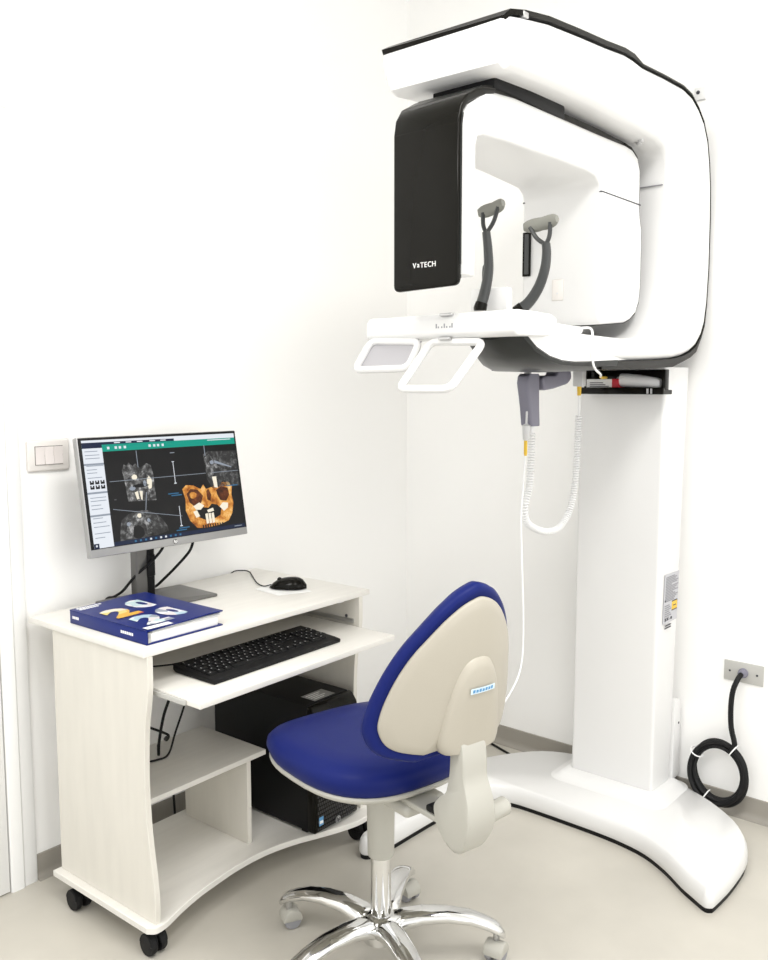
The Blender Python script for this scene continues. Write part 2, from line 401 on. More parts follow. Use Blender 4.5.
mpart('seam', box(-0.345, -0.3335, Y0 + 0.03, Y1 - 0.03, 1.979, 1.981), M['ink'], cf, smooth=False)
bm = lathe([(0.007, 2.079), (0.007, 2.089)], 14, (-0.45, -1.20, 0)); join(bm, lathe([(0.007, 2.079), (0.007, 2.089)], 14, (-0.43, -1.185, 0)))
mpart('underside_screws', bm, M['mgrey'], cf)
# lower arm carrying the chin rest: tapering loft with a dark hull beneath
def sec(x, ya, yb, z0, z1): return [(x, ya, z0), (x, ya, z1 - 0.012), (x, ya + 0.012, z1), (x, yb - 0.012, z1), (x, yb, z1 - 0.012), (x, yb, z0)]
la = mpart('lower_arm', loft([sec(-0.56, -1.234, -0.90, 1.474, 1.526), sec(-0.70, -1.246, -0.89, 1.467, 1.529), sec(-0.80, -1.2495, -0.93, 1.462, 1.530), sec(-0.90, -1.2495, -0.985, 1.459, 1.531), sec(-0.96, -1.2495, -1.02, 1.461, 1.533), sec(-1.02, -1.2495, -1.05, 1.470, 1.536), sec(-1.08, -1.249, -1.075, 1.489, 1.541), sec(-1.150, -1.247, -1.09, 1.530, 1.552)]), M['mwhite'])
def hul(x, ya, yb, z0, z1): return [(x, ya, z1), (x, ya + 0.003, z0 + 0.008), (x, ya + 0.03, z0 - 0.001), (x, (ya + yb) / 2, z0 - 0.006), (x, yb - 0.03, z0 - 0.002), (x, yb, z0 + 0.012), (x, yb, z1)]
mpart('dark_underside', loft([hul(-0.66, -1.250, -0.885, 1.446, 1.470), hul(-0.80, -1.250, -0.93, 1.443, 1.464), hul(-0.90, -1.250, -0.985, 1.442, 1.461), hul(-0.96, -1.250, -1.02, 1.444, 1.463), hul(-1.02, -1.250, -1.05, 1.453, 1.472), hul(-1.08, -1.2495, -1.075, 1.472, 1.491), hul(-1.150, -1.248, -1.09, 1.512, 1.532)]), M['mdark'], la)
# rotating unit: an upside-down U with the detector (left) and the tube housing (right)
U0, U1 = -1.18, -0.937
uo = [(-1.276, 1.640), (-1.276, 1.955), (-1.271, 1.980), (-1.255, 2.000), (-1.228, 2.016), (-1.195, 2.038), (-1.150, 2.048), (-1.077, 2.055), (-0.87, 2.058), (-0.657, 2.061), (-0.50, 2.065), (-0.455, 2.062), (-0.420, 2.046), (-0.402, 2.014), (-0.400, 1.965), (-0.401, 1.919), (-0.394, 1.885), (-0.382, 1.855), (-0.378, 1.80), (-0.378, 1.685), (-0.385, 1.645), (-0.405, 1.612), (-0.440, 1.592), (-0.475, 1.581), (-0.60, 1.570)]
ui = [(-0.625, 1.569), (-0.640, 1.590), (-0.640, 1.915), (-0.648, 1.938), (-0.672, 1.953), (-0.72, 1.957), (-0.865, 1.957), (-1.107, 1.952), (-1.200, 1.946), (-1.222, 1.938), (-1.228, 1.92), (-1.228, 1.640)]
def narrow(bm):
    # the detector leg is narrower than the tube housing
    for v in bm.verts:
        if v.co.y > -1.06: v.co.y -= 0.053 * max(0, min(1, (-v.co.x - 0.72) / 0.38))
    return bm
ru = mpart('rotating_unit', narrow(prism(uo + ui, U0, U1, 'y', 0.009, 3)), M['mwhite'], ang=40)
ro = uo[3:]
th = [0.008 + 0.0 * i for i in range(len(ro))]
for i, p in enumerate(ro):
    if p[1] > 2.0 and p[0] < -0.5: th[i] = 0.015
    if p[0] > -0.5: th[i] = 0.008
    if p[1] < 1.63: th[i] = 0.004
    if p[1] < 1.60: th[i] = 0.002
mpart('black_rim', narrow(ribbon(ro, th, U0 + 0.006, U1 - 0.008)), M['black'], ru, ang=50)
mpart('turntable_collar', box(-1.16, -0.84, -1.1785, -1.005, 2.056, 2.092, 0.008, 2), M['matt'], ru)
pan = ngon_round([(-1.1755, 1.616), (-0.995, 1.616), (-0.995, 1.985), (-1.1755, 1.985)], [0.014, 0.014, 0.004, 0.004])
bm = bmesh.new()
# glossy cover of the detector: front plate and the slanted shoulder above it
pf = [(-1.280, 1.940), (-1.280, 1.955), (-1.275, 1.982), (-1.257, 2.002), (-1.215, 2.024), (-1.160, 2.042), (-1.150, 2.060), (-1.222, 2.042), (-1.268, 2.016), (-1.288, 1.988), (-1.2935, 1.958), (-1.2935, 1.940)]
PY = -1.000
bm = prism(pf, U0 + 0.0015, PY, 'y', 0.004, 3)
join(bm, prism(ngon_round([(U0 + 0.0012, 1.617), (PY, 1.612), (PY, 1.957), (U0 + 0.0012, 1.957)], [0.016, 0.016, 0, 0]), -1.294, -1.280, 'x', 0.004, 3))
dp = mpart('detector_panel', bm, M['black'], ru)
mpart('panel_backing', box(-1.2805, -1.272, U0 + 0.006, -1.005, 1.632, 1.975, 0.002), M['matt'], ru)
mpart('panel_edge_strip', tube([(-1.287, U0 - 0.0002, 1.66), (-1.287, U0 - 0.0002, 1.95), (-1.282, U0 - 0.0002, 1.975)], 0.0025, 6), M['mdark'], ru)
bm = text_bm('V', 0.021, 0.0006, 0.0006); bm2 = bmesh.new()
lx = -1.2946
parts = [('V', -0.0330), ('3', -0.0195), ('T', -0.0065), ('E', 0.0060), ('C', 0.0195), ('H', 0.0345)]
bm.free()
bm = bmesh.new()
for ch, off in parts:
    t = text_bm('a' if ch == '3' else ch, 0.0165, 0.0005, 0.0)
    for v in t.verts: v.co.x *= 0.95
    bmesh.ops.translate(t, vec=(off * 0.80, 0.0012 if ch == '3' else 0, 0), verts=t.verts)
    join(bm, t)
bm2.free()
place(bm, (lx, -1.0880, 1.666), (0, -1, 0), (0, 0, 1))
mpart('panel_lettering', bm, M['paper'], ru, smooth=False)
# seam of the tube housing, slot, socket
mpart('housing_seam', box(-0.6406, -0.398, U0 - 0.0010, U1 + 0.0004, 1.9170, 1.9200), M['dink'], ru, smooth=False)
mpart('beam_slot', box(-0.648, -0.6385, -0.966, -0.942, 1.712, 1.835, 0.002), M['black'], ru)
mpart('beam_slot_window', box(-0.650, -0.640, -0.9635, -0.950, 1.718, 1.829), M['tgrey'], ru)
bm = box(-0.6425, -0.638, -1.072, -1.036, 1.638, 1.697, 0.003); mpart('service_cover', bm, M['mgrey'] if False else M['swp'], ru)
mpart('service_dot', lathe([(0.003, -0.6435), (0.003, -0.641)], 10, (0, -1.054, 1.658), 'x'), M['mgrey'], ru)

# chin rest: cross bar, two grip frames, temple supports
cr = mpart('chin_rest', prism(ngon_round([(-1.205, 1.520), (-1.205, 1.556), (-1.192, 1.568), (-1.10, 1.568), (-1.045, 1.555), (-1.045, 1.515), (-1.192, 1.510)], 0.008), -1.268, -0.838, 'y', 0.010, 3), M['mwhite'])
cb = prism(ngon_round([(-1.13, 1.545), (-1.13, 1.566), (-1.115, 1.575), (-0.955, 1.575), (-0.925, 1.565), (-0.925, 1.530), (-1.13, 1.530)], 0.008), -1.215, -0.965, 'y', 0.008, 3)
mpart('support_block', cb, M['mwhite'], cr)
mpart('bite_mount', box(-0.955, -0.925, -1.088, -0.975, 1.570, 1.650, 0.008, 2), M['mwhite'], cr)
for q in ((-1.2085, -1.196, -1.100, -1.066, 1.561, 1.568, 0.002), (-1.2085, -1.196, -1.096, -1.062, 1.507, 1.513, 0.002)): mpart('latch', box(*q), M['steel'], cr)
bm = bmesh.new()
for k, y in enumerate((-1.056, -1.062, -1.072, -1.079, -1.086, -1.095, -1.101)):
    join(bm, box(-1.2056, -1.2045, y - 0.0016, y + 0.0016, 1.534, 1.534 + (0.010 if k % 3 == 0 else 0.004)))
mpart('key_markings', bm, M['ink'], cr, smooth=False)
def grip(loop, r=0.0092):
    pts = []
    n = len(loop)
    for i in range(n):
        p = Vector(loop[i]); a = Vector(loop[i - 1]); b = Vector(loop[(i + 1) % n])
        s = p + (a - p).normalized() * 0.022; e = p + (b - p).normalized() * 0.022
        for k in range(6):
            u = k / 5; pts.append(s * (1 - u) ** 2 + p * 2 * u * (1 - u) + e * u * u)
    return tube(pts, r, 10, closed=True)
h1 = mpart('grip_frame', grip([(-1.190, -1.030, 1.505), (-1.190, -1.178, 1.500), (-1.300, -1.165, 1.394), (-1.300, -1.022, 1.394)]), M['mwhite'], cr)
h2 = mpart('grip_frame', grip([(-1.195, -0.848, 1.512), (-1.195, -1.000, 1.505), (-1.240, -1.000, 1.442), (-1.250, -0.842, 1.440)]), M['mwhite'], cr)
bm = loft([[(-1.190, -0.852, 1.512), (-1.190, -1.000, 1.508), (-1.186, -1.000, 1.508), (-1.186, -0.852, 1.512)], [(-1.243, -0.848, 1.440), (-1.238, -1.000, 1.442), (-1.234, -1.000, 1.442), (-1.239, -0.848, 1.440)]])
mpart('grip_web', bm, M['web'], cr, smooth=False)
def temple(pts, pad_c, pad_l, tilt, flip):
    s = catmull(pts, 6)
    n = len(s); rad = [0.0145 - 0.004 * i / (n - 1) for i in range(n)]
    t = mpart('temple_support', tube(s, rad, 12), M['tgrey'])
    mpart('support_foot', tube([s[0] + Vector((0, 0, -0.006)), s[0], s[0] + (s[1] - s[0]).normalized() * 0.014], [0.0155, 0.0170, 0.0155], 12), M['black'], t)
    e = s[-1]; c = Vector(pad_c)
    for sgn in (-1, 1):
        q = c + Vector((0, sgn * pad_l * 0.30, -0.004 + sgn * pad_l * 0.3 * tilt))
        mpart('fork_prong', tube(catmull([e + Vector((0, 0, -0.004)), e * 0.5 + q * 0.5 + Vector((0, sgn * 0.004, -0.006)), q], 5), 0.0055, 8), M['tgrey'], t)
    L = pad_l / 2
    bm = bmesh.new(); pp = []
    for k in range(-5, 6):
        u = k / 5; pp.append((c.x + 0.010 * (1 - u * u), c.y - u * L, c.z - u * L * tilt + 0.0))
    bm2 = tube(pp, [0.009, 0.0145, 0.0165, 0.017, 0.0168, 0.016, 0.0168, 0.017, 0.0165, 0.0145, 0.009], 12, up=(1, 0, 0), flat=0.6); join(bm, bm2)
    p = mpart('pad', bm, M['tpad'], t)
    return t
temple([(-0.985, -1.028, 1.596), (-0.975, -1.036, 1.64), (-0.97, -1.042, 1.69), (-0.97, -1.040, 1.74), (-0.97, -1.034, 1.785)], (-0.97, -1.046, 1.842), 0.075, -0.20, 1)
temple([(-0.985, -1.140, 1.583), (-0.975, -1.165, 1.605), (-0.97, -1.188, 1.640), (-0.97, -1.203, 1.68), (-0.97, -1.207, 1.715), (-0.97, -1.205, 1.740)], (-0.97, -1.188, 1.789), 0.092, -0.10, -1)
bm = tube(catmull([(-0.94, -1.010, 1.645), (-0.94, -1.010, 1.695), (-0.94, -1.015, 1.708), (-0.94, -1.032, 1.711)], 5), 0.006, 8)
mpart('nose_rest', bm, M['mdark'], cr)
# handset hook under the frame and the accessory shelf
hk = mpart('handset_hook', prism(ngon_round([(-0.462, 1.455), (-0.452, 1.425), (-0.475, 1.408), (-0.560, 1.393), (-0.618, 1.388), (-0.627, 1.425), (-0.605, 1.432), (-0.545, 1.432), (-0.530, 1.455)], 0.012), -1.004, -0.962, 'y', 0.006, 3), M['lav'])
mpart('cord_socket', box(-0.372, -0.345, -0.995, -0.962, 1.400, 1.452, 0.003), M['mgrey'])
mpart('socket_collar', lathe([(0.006, 1.372), (0.007, 1.402)], 10, (-0.360, -0.979, 0)), M['yel'])
sh = mpart('accessory_shelf', prism(ngon_round([(-0.282, 1.376), (-0.2125, 1.376), (-0.2125, 1.390), (-0.268, 1.390), (-0.274, 1.397), (-0.280, 1.397)], 0.003), -1.217, -0.938, 'y', 0.002), M['black'])
bm = box(-0.219, -0.2125, -1.205, -0.945, 1.388, 1.452, 0.002); mpart('shelf_back', bm, M['black'], sh)
for y in (-1.214, -0.955): mpart('shelf_post', box(-0.262, -0.232, y, y + 0.012, 1.388, 1.452, 0.002), M['black'], sh)
bm = bmesh.new()
for y in (-1.168, -1.180): join(bm, box(-0.2835, -0.281, y - 0.003, y + 0.003, 1.378, 1.394))
mpart('shelf_marks', bm, M['steel'], sh, smooth=False)

# things lying on the accessory shelf
bx = thing('medicine_carton', 'small white carton with a red end on the black shelf under the machine arm', 'box', (-0.243, -1.012, 1.3905))
obj('carton', box(-0.022, 0.022, -0.052, 0.058, 0, 0.033, 0.0015), M['paper'], bx)
obj('red_end', box(-0.0225, 0.0225, -0.0525, -0.030, -0.0, 0.0335, 0.001), M['red'], bx)
bm = bmesh.new()
for k, (y0, y1, z) in enumerate(((0.000, 0.046, 0.020), (-0.008, 0.046, 0.014), (-0.02, 0.046, 0.009))): join(bm, box(-0.0227, -0.0215, y0, y1, z, z + 0.0025))
obj('carton_print', bm, M['dink'], bx, smooth=False)
hp = thing('white_handpiece', 'white tapered handpiece lying beside the red-ended carton on the black shelf', 'handpiece', (-0.243, -1.128, 1.3905))
pts = [(0.0, 0.065, 0.030), (0.0, 0.02, 0.027), (0.0, -0.03, 0.022), (0.0, -0.06, 0.018), (0, -0.066, 0.018)]
obj('handpiece_body', tube(pts, [0.021, 0.021, 0.0185, 0.0165, 0.012], 16), M['paper'], hp)
obj('handpiece_tip', tube([(0, 0.064, 0.0302), (0, 0.078, 0.031)], [0.012, 0.009], 12), M['mgrey'], hp)
tc = thing('white_coil_lead', 'white coiled lead with a yellow end dropping from the lower arm to the black shelf', 'cable', (-0.62, -1.2, 1.54))
def coil(path, r, wire, turns, seg=6, per=12):
    P = [Vector(p) for p in path]; L = [0]
    for a, b in zip(P, P[1:]): L.append(L[-1] + (b - a).length)
    tot = L[-1]; N = int(turns * per); out = []; j = 0; prev = None
    for i in range(N + 1):
        d = tot * i / N
        while j < len(P) - 2 and L[j + 1] < d: j += 1
        t = (P[j + 1] - P[j]).normalized(); q = P[j] + t * (d - L[j])
        if prev is None: h = Vector((0, 0, 1)) if abs(t.z) < 0.9 else Vector((1, 0, 0))
        else: h = prev
        a = (h - t * t.dot(h)).normalized(); prev = a; b = t.cross(a); w = 2 * math.pi * i / per
        out.append(q + (a * math.cos(w) + b * math.sin(w)) * r)
    return tube(out, wire, seg)
obj('coiled_lead', coil(catmull([(-1.06, -1.232, 1.549), (-0.96, -1.234, 1.541), (-0.845, -1.236, 1.539)], 4), 0.0072, 0.0022, 20), M['cord'], tc, local=False)
obj('straight_lead', tube(catmull([(-0.845, -1.238, 1.545), (-0.825, -1.250, 1.545), (-0.818, -1.2545, 1.53), (-0.815, -1.2545, 1.47), (-0.80, -1.2545, 1.445), (-0.70, -1.22, 1.432), (-0.50, -1.12, 1.428)], 6), 0.0030, 8), M['cord'], tc, local=False)
obj('yellow_end', tube(catmull([(-0.51, -1.125, 1.428), (-0.42, -1.085, 1.4265), (-0.33, -1.048, 1.428), (-0.26, -1.02, 1.4285)], 4), 0.0040, 8), M['yel'], tc, local=False)

# exposure handset hanging from its hook, with coiled cord
hs = thing('exposure_handset', 'lavender-grey handset with white coiled cord hanging under the machine arm', 'handset', (-0.68, -0.983, 1.29))
bm = loft([[(x * 1.0 - 0.662 + dx, y - 0.983, z) for x, y in ngon_round([(-w, -0.019), (w, -0.019), (w, 0.019), (-w, 0.019)], 0.010, 4)] for z, w, dx in ((1.287, 0.022, 0.008), (1.292, 0.026, 0.006), (1.34, 0.028, 0.0), (1.38, 0.032, -0.006), (1.41, 0.036, -0.010), (1.428, 0.034, -0.008), (1.436, 0.026, -0.004))])
obj('handset_body', bm, M['lav'], hs, local=False)
obj('push_button', lathe([(0.010, 1.434), (0.010, 1.442), (0.006, 1.445)], 14, (-0.675, -0.983, 0)), M['mgrey'], hs, local=False)
obj('strain_relief', lathe([(0.004, 1.262), (0.006, 1.275), (0.006, 1.290)], 10, (-0.648, -0.983, 0)), M['cord'], hs, local=False)
cpts = catmull([(-0.648, -0.983, 1.265), (-0.652, -0.985, 1.19), (-0.664, -0.988, 1.115), (-0.690, -0.99, 1.06), (-0.675, -0.985, 1.015), (-0.615, -0.98, 0.984), (-0.54, -0.98, 0.965), (-0.468, -0.98, 0.970), (-0.415, -0.98, 1.005), (-0.385, -0.98, 1.06), (-0.370, -0.98, 1.14), (-0.363, -0.979, 1.235), (-0.360, -0.979, 1.31)], 6)
obj('coiled_cord', coil(cpts, 0.0085, 0.0026, 110), M['cord'], hs, local=False)
obj('cord_end', tube([(-0.360, -0.979, 1.305), (-0.360, -0.979, 1.374)], 0.004, 8), M['cord'], hs, local=False)
# thin white lead with yellow tip
tl = thing('thin_white_lead', 'thin white lead with a yellow connector hanging down behind the chair back', 'cable', (-0.73, -1.0, 1.2))
obj('connector', lathe([(0.004, 1.246), (0.009, 1.252), (0.012, 1.290), (0.004, 1.296)], 12, (-0.703, -0.998, 0)), M['mgrey'], tl, local=False)
obj('connector_stem', tube([(-0.703, -0.998, 1.29), (-0.698, -0.996, 1.33)], 0.003, 6), M['mgrey'], tl, local=False)
obj('yellow_tip', lathe([(0.0035, 1.205), (0.005, 1.212), (0.005, 1.248)], 10, (-0.705, -0.998, 0)), M['yel'], tl, local=False)
obj('lead', tube(catmull([(-0.705, -0.998, 1.21), (-0.725, -1.0, 1.05), (-0.722, -1.0, 0.95), (-0.705, -1.0, 0.73), (-0.712, -1.0, 0.60), (-0.77, -1.0, 0.53), (-0.835, -0.945, 0.40), (-0.74, -0.86, 0.20), (-0.57, -0.75, 0.085), (-0.48, -0.68, 0.0725), (-0.44, -0.64, 0.0722)], 6), 0.0026, 6), M['cord'], tl, local=False)

# ------------------------------------------------------------------ wall plate and the coiled black power cable
op = thing('cable_outlet_plate', 'grey cable outlet plate with two screws, low on the right wall', 'outlet plate', (0, -1.400, 0.4815))
obj('plate', box(-0.006, -0.0003, -0.062, 0.062, -0.033, 0.033, 0.002), M['plate'], op)
for y in (0.043, -0.043): obj('screw', lathe([(0.0035, -0.0075), (0.0035, -0.004)], 12, (0, y, 0.0), 'x'), M['dink'], op)
obj('cable_gland', lathe([(0.010, -0.030), (0.0125, -0.026), (0.0125, -0.012), (0.016, -0.010), (0.016, -0.004)], 18, (0, 0.0, 0.0), 'x'), M['lav'], op)
pc = thing('power_cable', 'thick black power cable coiled against the right wall below the grey plate', 'cable', (-0.05, -1.345, 0.03))
cy, cz, cx, rad = -1.349, 0.148, -0.050, 0.096
path = [(-0.028, -1.400, 0.4815), (-0.050, -1.397, 0.470), (-0.062, -1.388, 0.435), (-0.060, -1.383, 0.38), (-0.055, -1.385, 0.31), (-0.055, -1.398, 0.258)]
N = 28
for i in range(0, int(N * 3.75)):
    a = R(62) - 2 * math.pi * i / N
    t = i / N
    rr = rad - 0.008 + 0.008 * math.sin(t * 2.3) + 0.004 * math.sin(a * 2 + t)
    path.append((cx + 0.008 * math.cos(t * 2.1 * math.pi) + 0.006 * (t - 2), cy - math.cos(a) * rr * 0.92, cz + math.sin(a) * rr * 1.10))
obj('cable', tube(catmull(path, 3), 0.0085, 8), M['rub'], pc, local=False)
for a in (R(58), R(150), R(243)):
    c = Vector((cx, cy - math.cos(a) * (rad - 0.004) * 0.92, cz + math.sin(a) * (rad - 0.004) * 1.10))
    rdir = Vector((0, -math.cos(a), math.sin(a)))
    ring = []
    for k in range(16):
        w = 2 * math.pi * k / 16
        ring.append(c + rdir * 0.021 * math.cos(w) + Vector((1, 0, 0)) * 0.027 * math.sin(w))
    obj('cable_tie', tube(ring, 0.0022, 6, closed=True), M['cord'], pc, local=False)

# ------------------------------------------------------------------ computer desk (its own frame: front left corner of the top at the origin)
DL, DRZ = (-1.681, -0.554, 0.0), R(1.47)
DM = Matrix.Translation(DL) @ Matrix.Rotation(DRZ, 4, 'Z')
def dw(p): return tuple(DM @ Vector(p))
dk = thing('computer_desk', 'white wooden computer desk on black castors with a pull-out keyboard tray', 'desk', DL, DRZ)
obj('desktop', box(0.0, 0.838, 0.0, 0.515, 0.759, 0.775, 0.0015), M['dtop'], dk)
def wave(z): return 0.5 * (1 - math.cos((z - 0.085) / 0.673 * 2 * math.pi))
def panel(x0, x1):
    pts = [(0.412, 0.0855), (0.412, 0.759)]
    prof = [(-0.002, 0.759), (-0.002, 0.69), (0.004, 0.64), (0.015, 0.58), (0.021, 0.50), (0.022, 0.42), (0.018, 0.34), (0.010, 0.27), (0.001, 0.21), (-0.005, 0.16), (-0.006, 0.12), (-0.004, 0.0855)]
    s = catmull([(y, z, 0) for y, z in prof], 4)
    return prism(pts + [(p.x, p.y) for p in s], x0, x1, 'x', 0.001, 1)
obj('side_panel', panel(0.009, 0.025), M['desk'], dk)
obj('side_panel', panel(0.786, 0.802), M['desk'], dk)
obj('back_panel', box(0.025, 0.786, 0.395, 0.409, 0.56, 0.759, 0.001), M['desk'], dk)
fr = [(-0.002, -0.010), (0.010, -0.015), (0.04, -0.012), (0.10, 0.008), (0.17, 0.026), (0.234, 0.036), (0.31, 0.045), (0.40, 0.045), (0.47, 0.034), (0.536, 0.014), (0.60, -0.012), (0.653, -0.032), (0.72, -0.050), (0.78, -0.052), (0.803, -0.048)]
frs = [(p.x, p.y) for p in catmull([(x, y, 0) for x, y in fr], 4)]
obj('bottom_board', prism([(0.814, -0.035), (0.814, 0.42), (-0.012, 0.42), (-0.012, 0.004)] + frs, 0.068, 0.0855, 'z', 0.0015, 1), M['dtop'], dk)
obj('shelf', box(0.0255, 0.484, 0.100, 0.388, 0.335, 0.350, 0.001), M['dtop'], dk)
obj('divider', box(0.415, 0.431, 0.107, 0.388, 0.0858, 0.3348, 0.001), M['desk'], dk)
tr = obj('keyboard_tray', box(0.046, 0.776, -0.148, 0.255, 0.655, 0.670, 0.001), M['dtop'], dk)
for x0, x1 in ((0.0370, 0.0458), (0.7762, 0.7850)):
    obj('slide_rail', box(x0, x1, -0.10, 0.26, 0.656, 0.667, 0.001), M['plate'], tr)
for x0, x1 in ((0.0255, 0.030), (0.781, 0.7858)):
    obj('drawer_runner', box(x0, x1, 0.02, 0.36, 0.676, 0.688, 0.001), M['steel'], dk)
obj('runner_screw', lathe([(0.005, 0.7835), (0.005, 0.7862)], 10, (0, 0.05, 0.694), 'x'), M['dink'], dk)
obj('corner_bracket', box(0.762, 0.786, 0.06, 0.10, 0.735, 0.7588, 0.002), M['paper'], dk)
for x, y in ((0.012, 0.335), (0.020, 0.020), (0.768, -0.012), (0.768, 0.36)):
    c = obj('castor', box(x - 0.007, x + 0.007, y - 0.012, y + 0.020, 0.030, 0.0682, 0.003), M['matt'], dk)
    for s in (-1, 1):
        bm = lathe([(0.010, -0.010), (0.0255, -0.0085), (0.0275, -0.004), (0.0275, 0.004), (0.0255, 0.0085), (0.010, 0.010)], 24, (x + s * 0.0145, y, 0.0275), 'x')
        obj('castor_wheel', bm, M['rub'], c)
        obj('castor_hood', prism([(y + 0.026 * math.cos(w), 0.0275 + 0.031 * math.sin(w)) for w in [R(10 + 16 * k) for k in range(11)]] + [(y - 0.02, 0.030), (y + 0.02, 0.030)], x + s * 0.0145 - 0.011, x + s * 0.0145 + 0.011, 'x', 0.002, 1), M['matt'], c)

# ------------------------------------------------------------------ computer tower on the bottom board
PX = 0.010
pcx = thing('computer_tower', 'black desktop computer tower standing on the desk bottom board', 'computer', dw((0.645 + PX, 0.2, 0.086)), DRZ)
L0 = dict(x=0.645, y=0.2, z=0.086)
def pb(x0, x1, y0, y1, z0, z1, b=0.0, s=2): return box(x0 - 0.645, x1 - 0.645, y0 - 0.2, y1 - 0.2, z0 - 0.086, z1 - 0.086, b, s)
obj('case', pb(0.557, 0.740, 0.015, 0.425, 0.092, 0.476, 0.004), M['matt'], pcx)
fz = prism(ngon_round([(-0.215, 0.006), (-0.186, 0.006), (-0.186, 0.389), (-0.200, 0.389), (-0.222, 0.362), (-0.222, 0.014)], 0.008), -0.089, 0.096, 'x', 0.003)
fb = obj('front_bezel', fz, M['black'], pcx)
bm = bmesh.new()
for i in range(19):
    for j in range(26):
        x = -0.080 + i * 0.0088 + (0.0044 if j % 2 else 0); z = 0.020 + j * 0.0125
        if x < 0.09: join(bm, box(x - 0.0030, x + 0.0030, -0.2229, -0.2215, z - 0.0042, z + 0.0042))
g = obj('front_grille', bm, M['gril'], fb, smooth=False); g['kind'] = 'stuff'
bm = box(-0.078, -0.060, -0.2236, -0.2222, 0.030, 0.056); obj('processor_sticker', bm, M['lt'], fb, smooth=False)
bm = box(-0.076, -0.062, -0.2240, -0.2232, 0.036, 0.045); obj('sticker_print', bm, M['paper'], fb, smooth=False)
bm = lathe([(0.011, -0.2240), (0.011, -0.2222)], 20, (0.005, 0, 0.020), 'y'); lg = obj('maker_badge', bm, M['steel'], fb)
bm = text_bm('hp', 0.017, 0.0003, 0.0003, 0.25); place(bm, (0.005, -0.2241, 0.0205), (1, 0, 0), (0, 0, 1)); obj('badge_lettering', bm, M['dink'], fb, smooth=False)
obj('top_label', pb(0.600, 0.690, 0.022, 0.080, 0.4758, 0.4764), M['silver'], pcx, smooth=False)
bm = bmesh.new()
for k in range(4): join(bm, pb(0.608, 0.608 + (0.06 if k % 2 else 0.045), 0.032 + k * 0.011, 0.036 + k * 0.011, 0.4762, 0.4767))
obj('top_label_print', bm, M['paper'], pcx, smooth=False)
for x in (0.57, 0.725):
    for y in (0.03, 0.39): obj('rubber_foot', pb(x - 0.012, x + 0.012, y - 0.012, y + 0.012, 0.086, 0.093, 0.002), M['rub'], pcx)

# ------------------------------------------------------------------ keyboard on the tray
kx, ky = 0.384, 0.006
kb = thing('computer_keyboard', 'black full-size computer keyboard lying on the pull-out tray', 'keyboard', dw((kx, ky, 0.6702)), DRZ + R(0.5))
KW, KD = 0.474, 0.158
prof = [(-KD / 2, 0.0005), (-KD / 2 - 0.002, 0.006), (-KD / 2, 0.011), (-KD / 2 + 0.022, 0.014), (KD / 2 - 0.004, 0.023), (KD / 2, 0.020), (KD / 2, 0.008), (KD / 2 - 0.01, 0.0015)]
obj('case', prism(prof, -KW / 2, KW / 2, 'x', 0.004, 2), M['matt'], kb)
U = 0.01953; V = 0.0185
slope = math.atan2(0.009, KD - 0.026)
def keycap(w, d):
    b = bmesh.new(); t = 0.82
    bmesh.ops.create_cube(b, size=1)
    for v in b.verts:
        top_ = v.co.z > 0
        v.co = Vector((v.co.x * (w - 0.0022) - (0 if not top_ else math.copysign(0.0016, v.co.x)), v.co.y * (d - 0.0022) - (0 if not top_ else math.copysign(0.0018, v.co.y)), 0.0062 if top_ else 0.0))
    bmesh.ops.bevel(b, geom=b.edges[:], offset=0.0006, segments=1, affect='EDGES')
    for f in b.faces: f.material_index = 0
    mk = bmesh.new(); vs = [mk.verts.new(p) for p in ((-0.0042, 0.0008, 0.00645), (-0.0014, 0.0008, 0.00645), (-0.0014, 0.0045, 0.00645), (-0.0042, 0.0045, 0.00645))]
    f = mk.faces.new(vs); me = bpy.data.meshes.new('t')
    join(b, mk, mi=1)
    return b
keymesh = {}
def key_mesh(w, d):
    k = (round(w, 4), round(d, 4))
    if k not in keymesh:
        b = keycap(w, d); finish(b, False); me = bpy.data.meshes.new('keycap'); b.to_mesh(me); b.free()
        me.materials.append(M['matt']); me.materials.append(M['mgrey']); keymesh[k] = me
    return keymesh[k]
keys = []
x_main = -KW / 2 + 0.010
rows = [  # (y row index, list of (x in units, width, depth))
    (5.15, [(0, 1)] + [(2 + i, 1) for i in range(4)] + [(6.5 + i, 1) for i in range(4)] + [(11 + i, 1) for i in range(4)] + [(15.25 + i, 1) for i in range(3)]),
    (4, [(i, 1) for i in range(13)] + [(13, 2)] + [(15.25 + i, 1) for i in range(3)] + [(18.5 + i, 1) for i in range(4)]),
    (3, [(0, 1.5)] + [(1.5 + i, 1) for i in range(12)] + [(13.5, 1.5)] + [(15.25 + i, 1) for i in range(3)] + [(18.5 + i, 1) for i in range(4)]),
    (2, [(0, 1.75)] + [(1.75 + i, 1) for i in range(11)] + [(12.75, 2.25)] + [(18.5 + i, 1) for i in range(3)]),
    (1, [(0, 1.25)] + [(1.25 + i, 1) for i in range(11)] + [(12.25, 2.75)] + [(16.25, 1)] + [(18.5 + i, 1) for i in range(4)]),
    (0, [(0, 1.5), (1.5, 1.25), (2.75, 1.25), (4, 6), (10, 1.25), (11.25, 1.25), (12.5, 1.25), (13.75, 1.25), (15.25, 1), (16.25, 1), (17.25, 1), (18.5, 2), (20.5, 1)])]
for ry, ks in rows:
    for x, w in ks: keys.append((x_main + (x + w / 2) * U * 1.036, -KD / 2 + 0.026 + (ry + 0.5) * V * 1.03, w * U * 1.036))
keys.sort(key=lambda k: k[1])
def key_z(y): return 0.0125 + (y + KD / 2 - 0.022) * math.tan(slope)
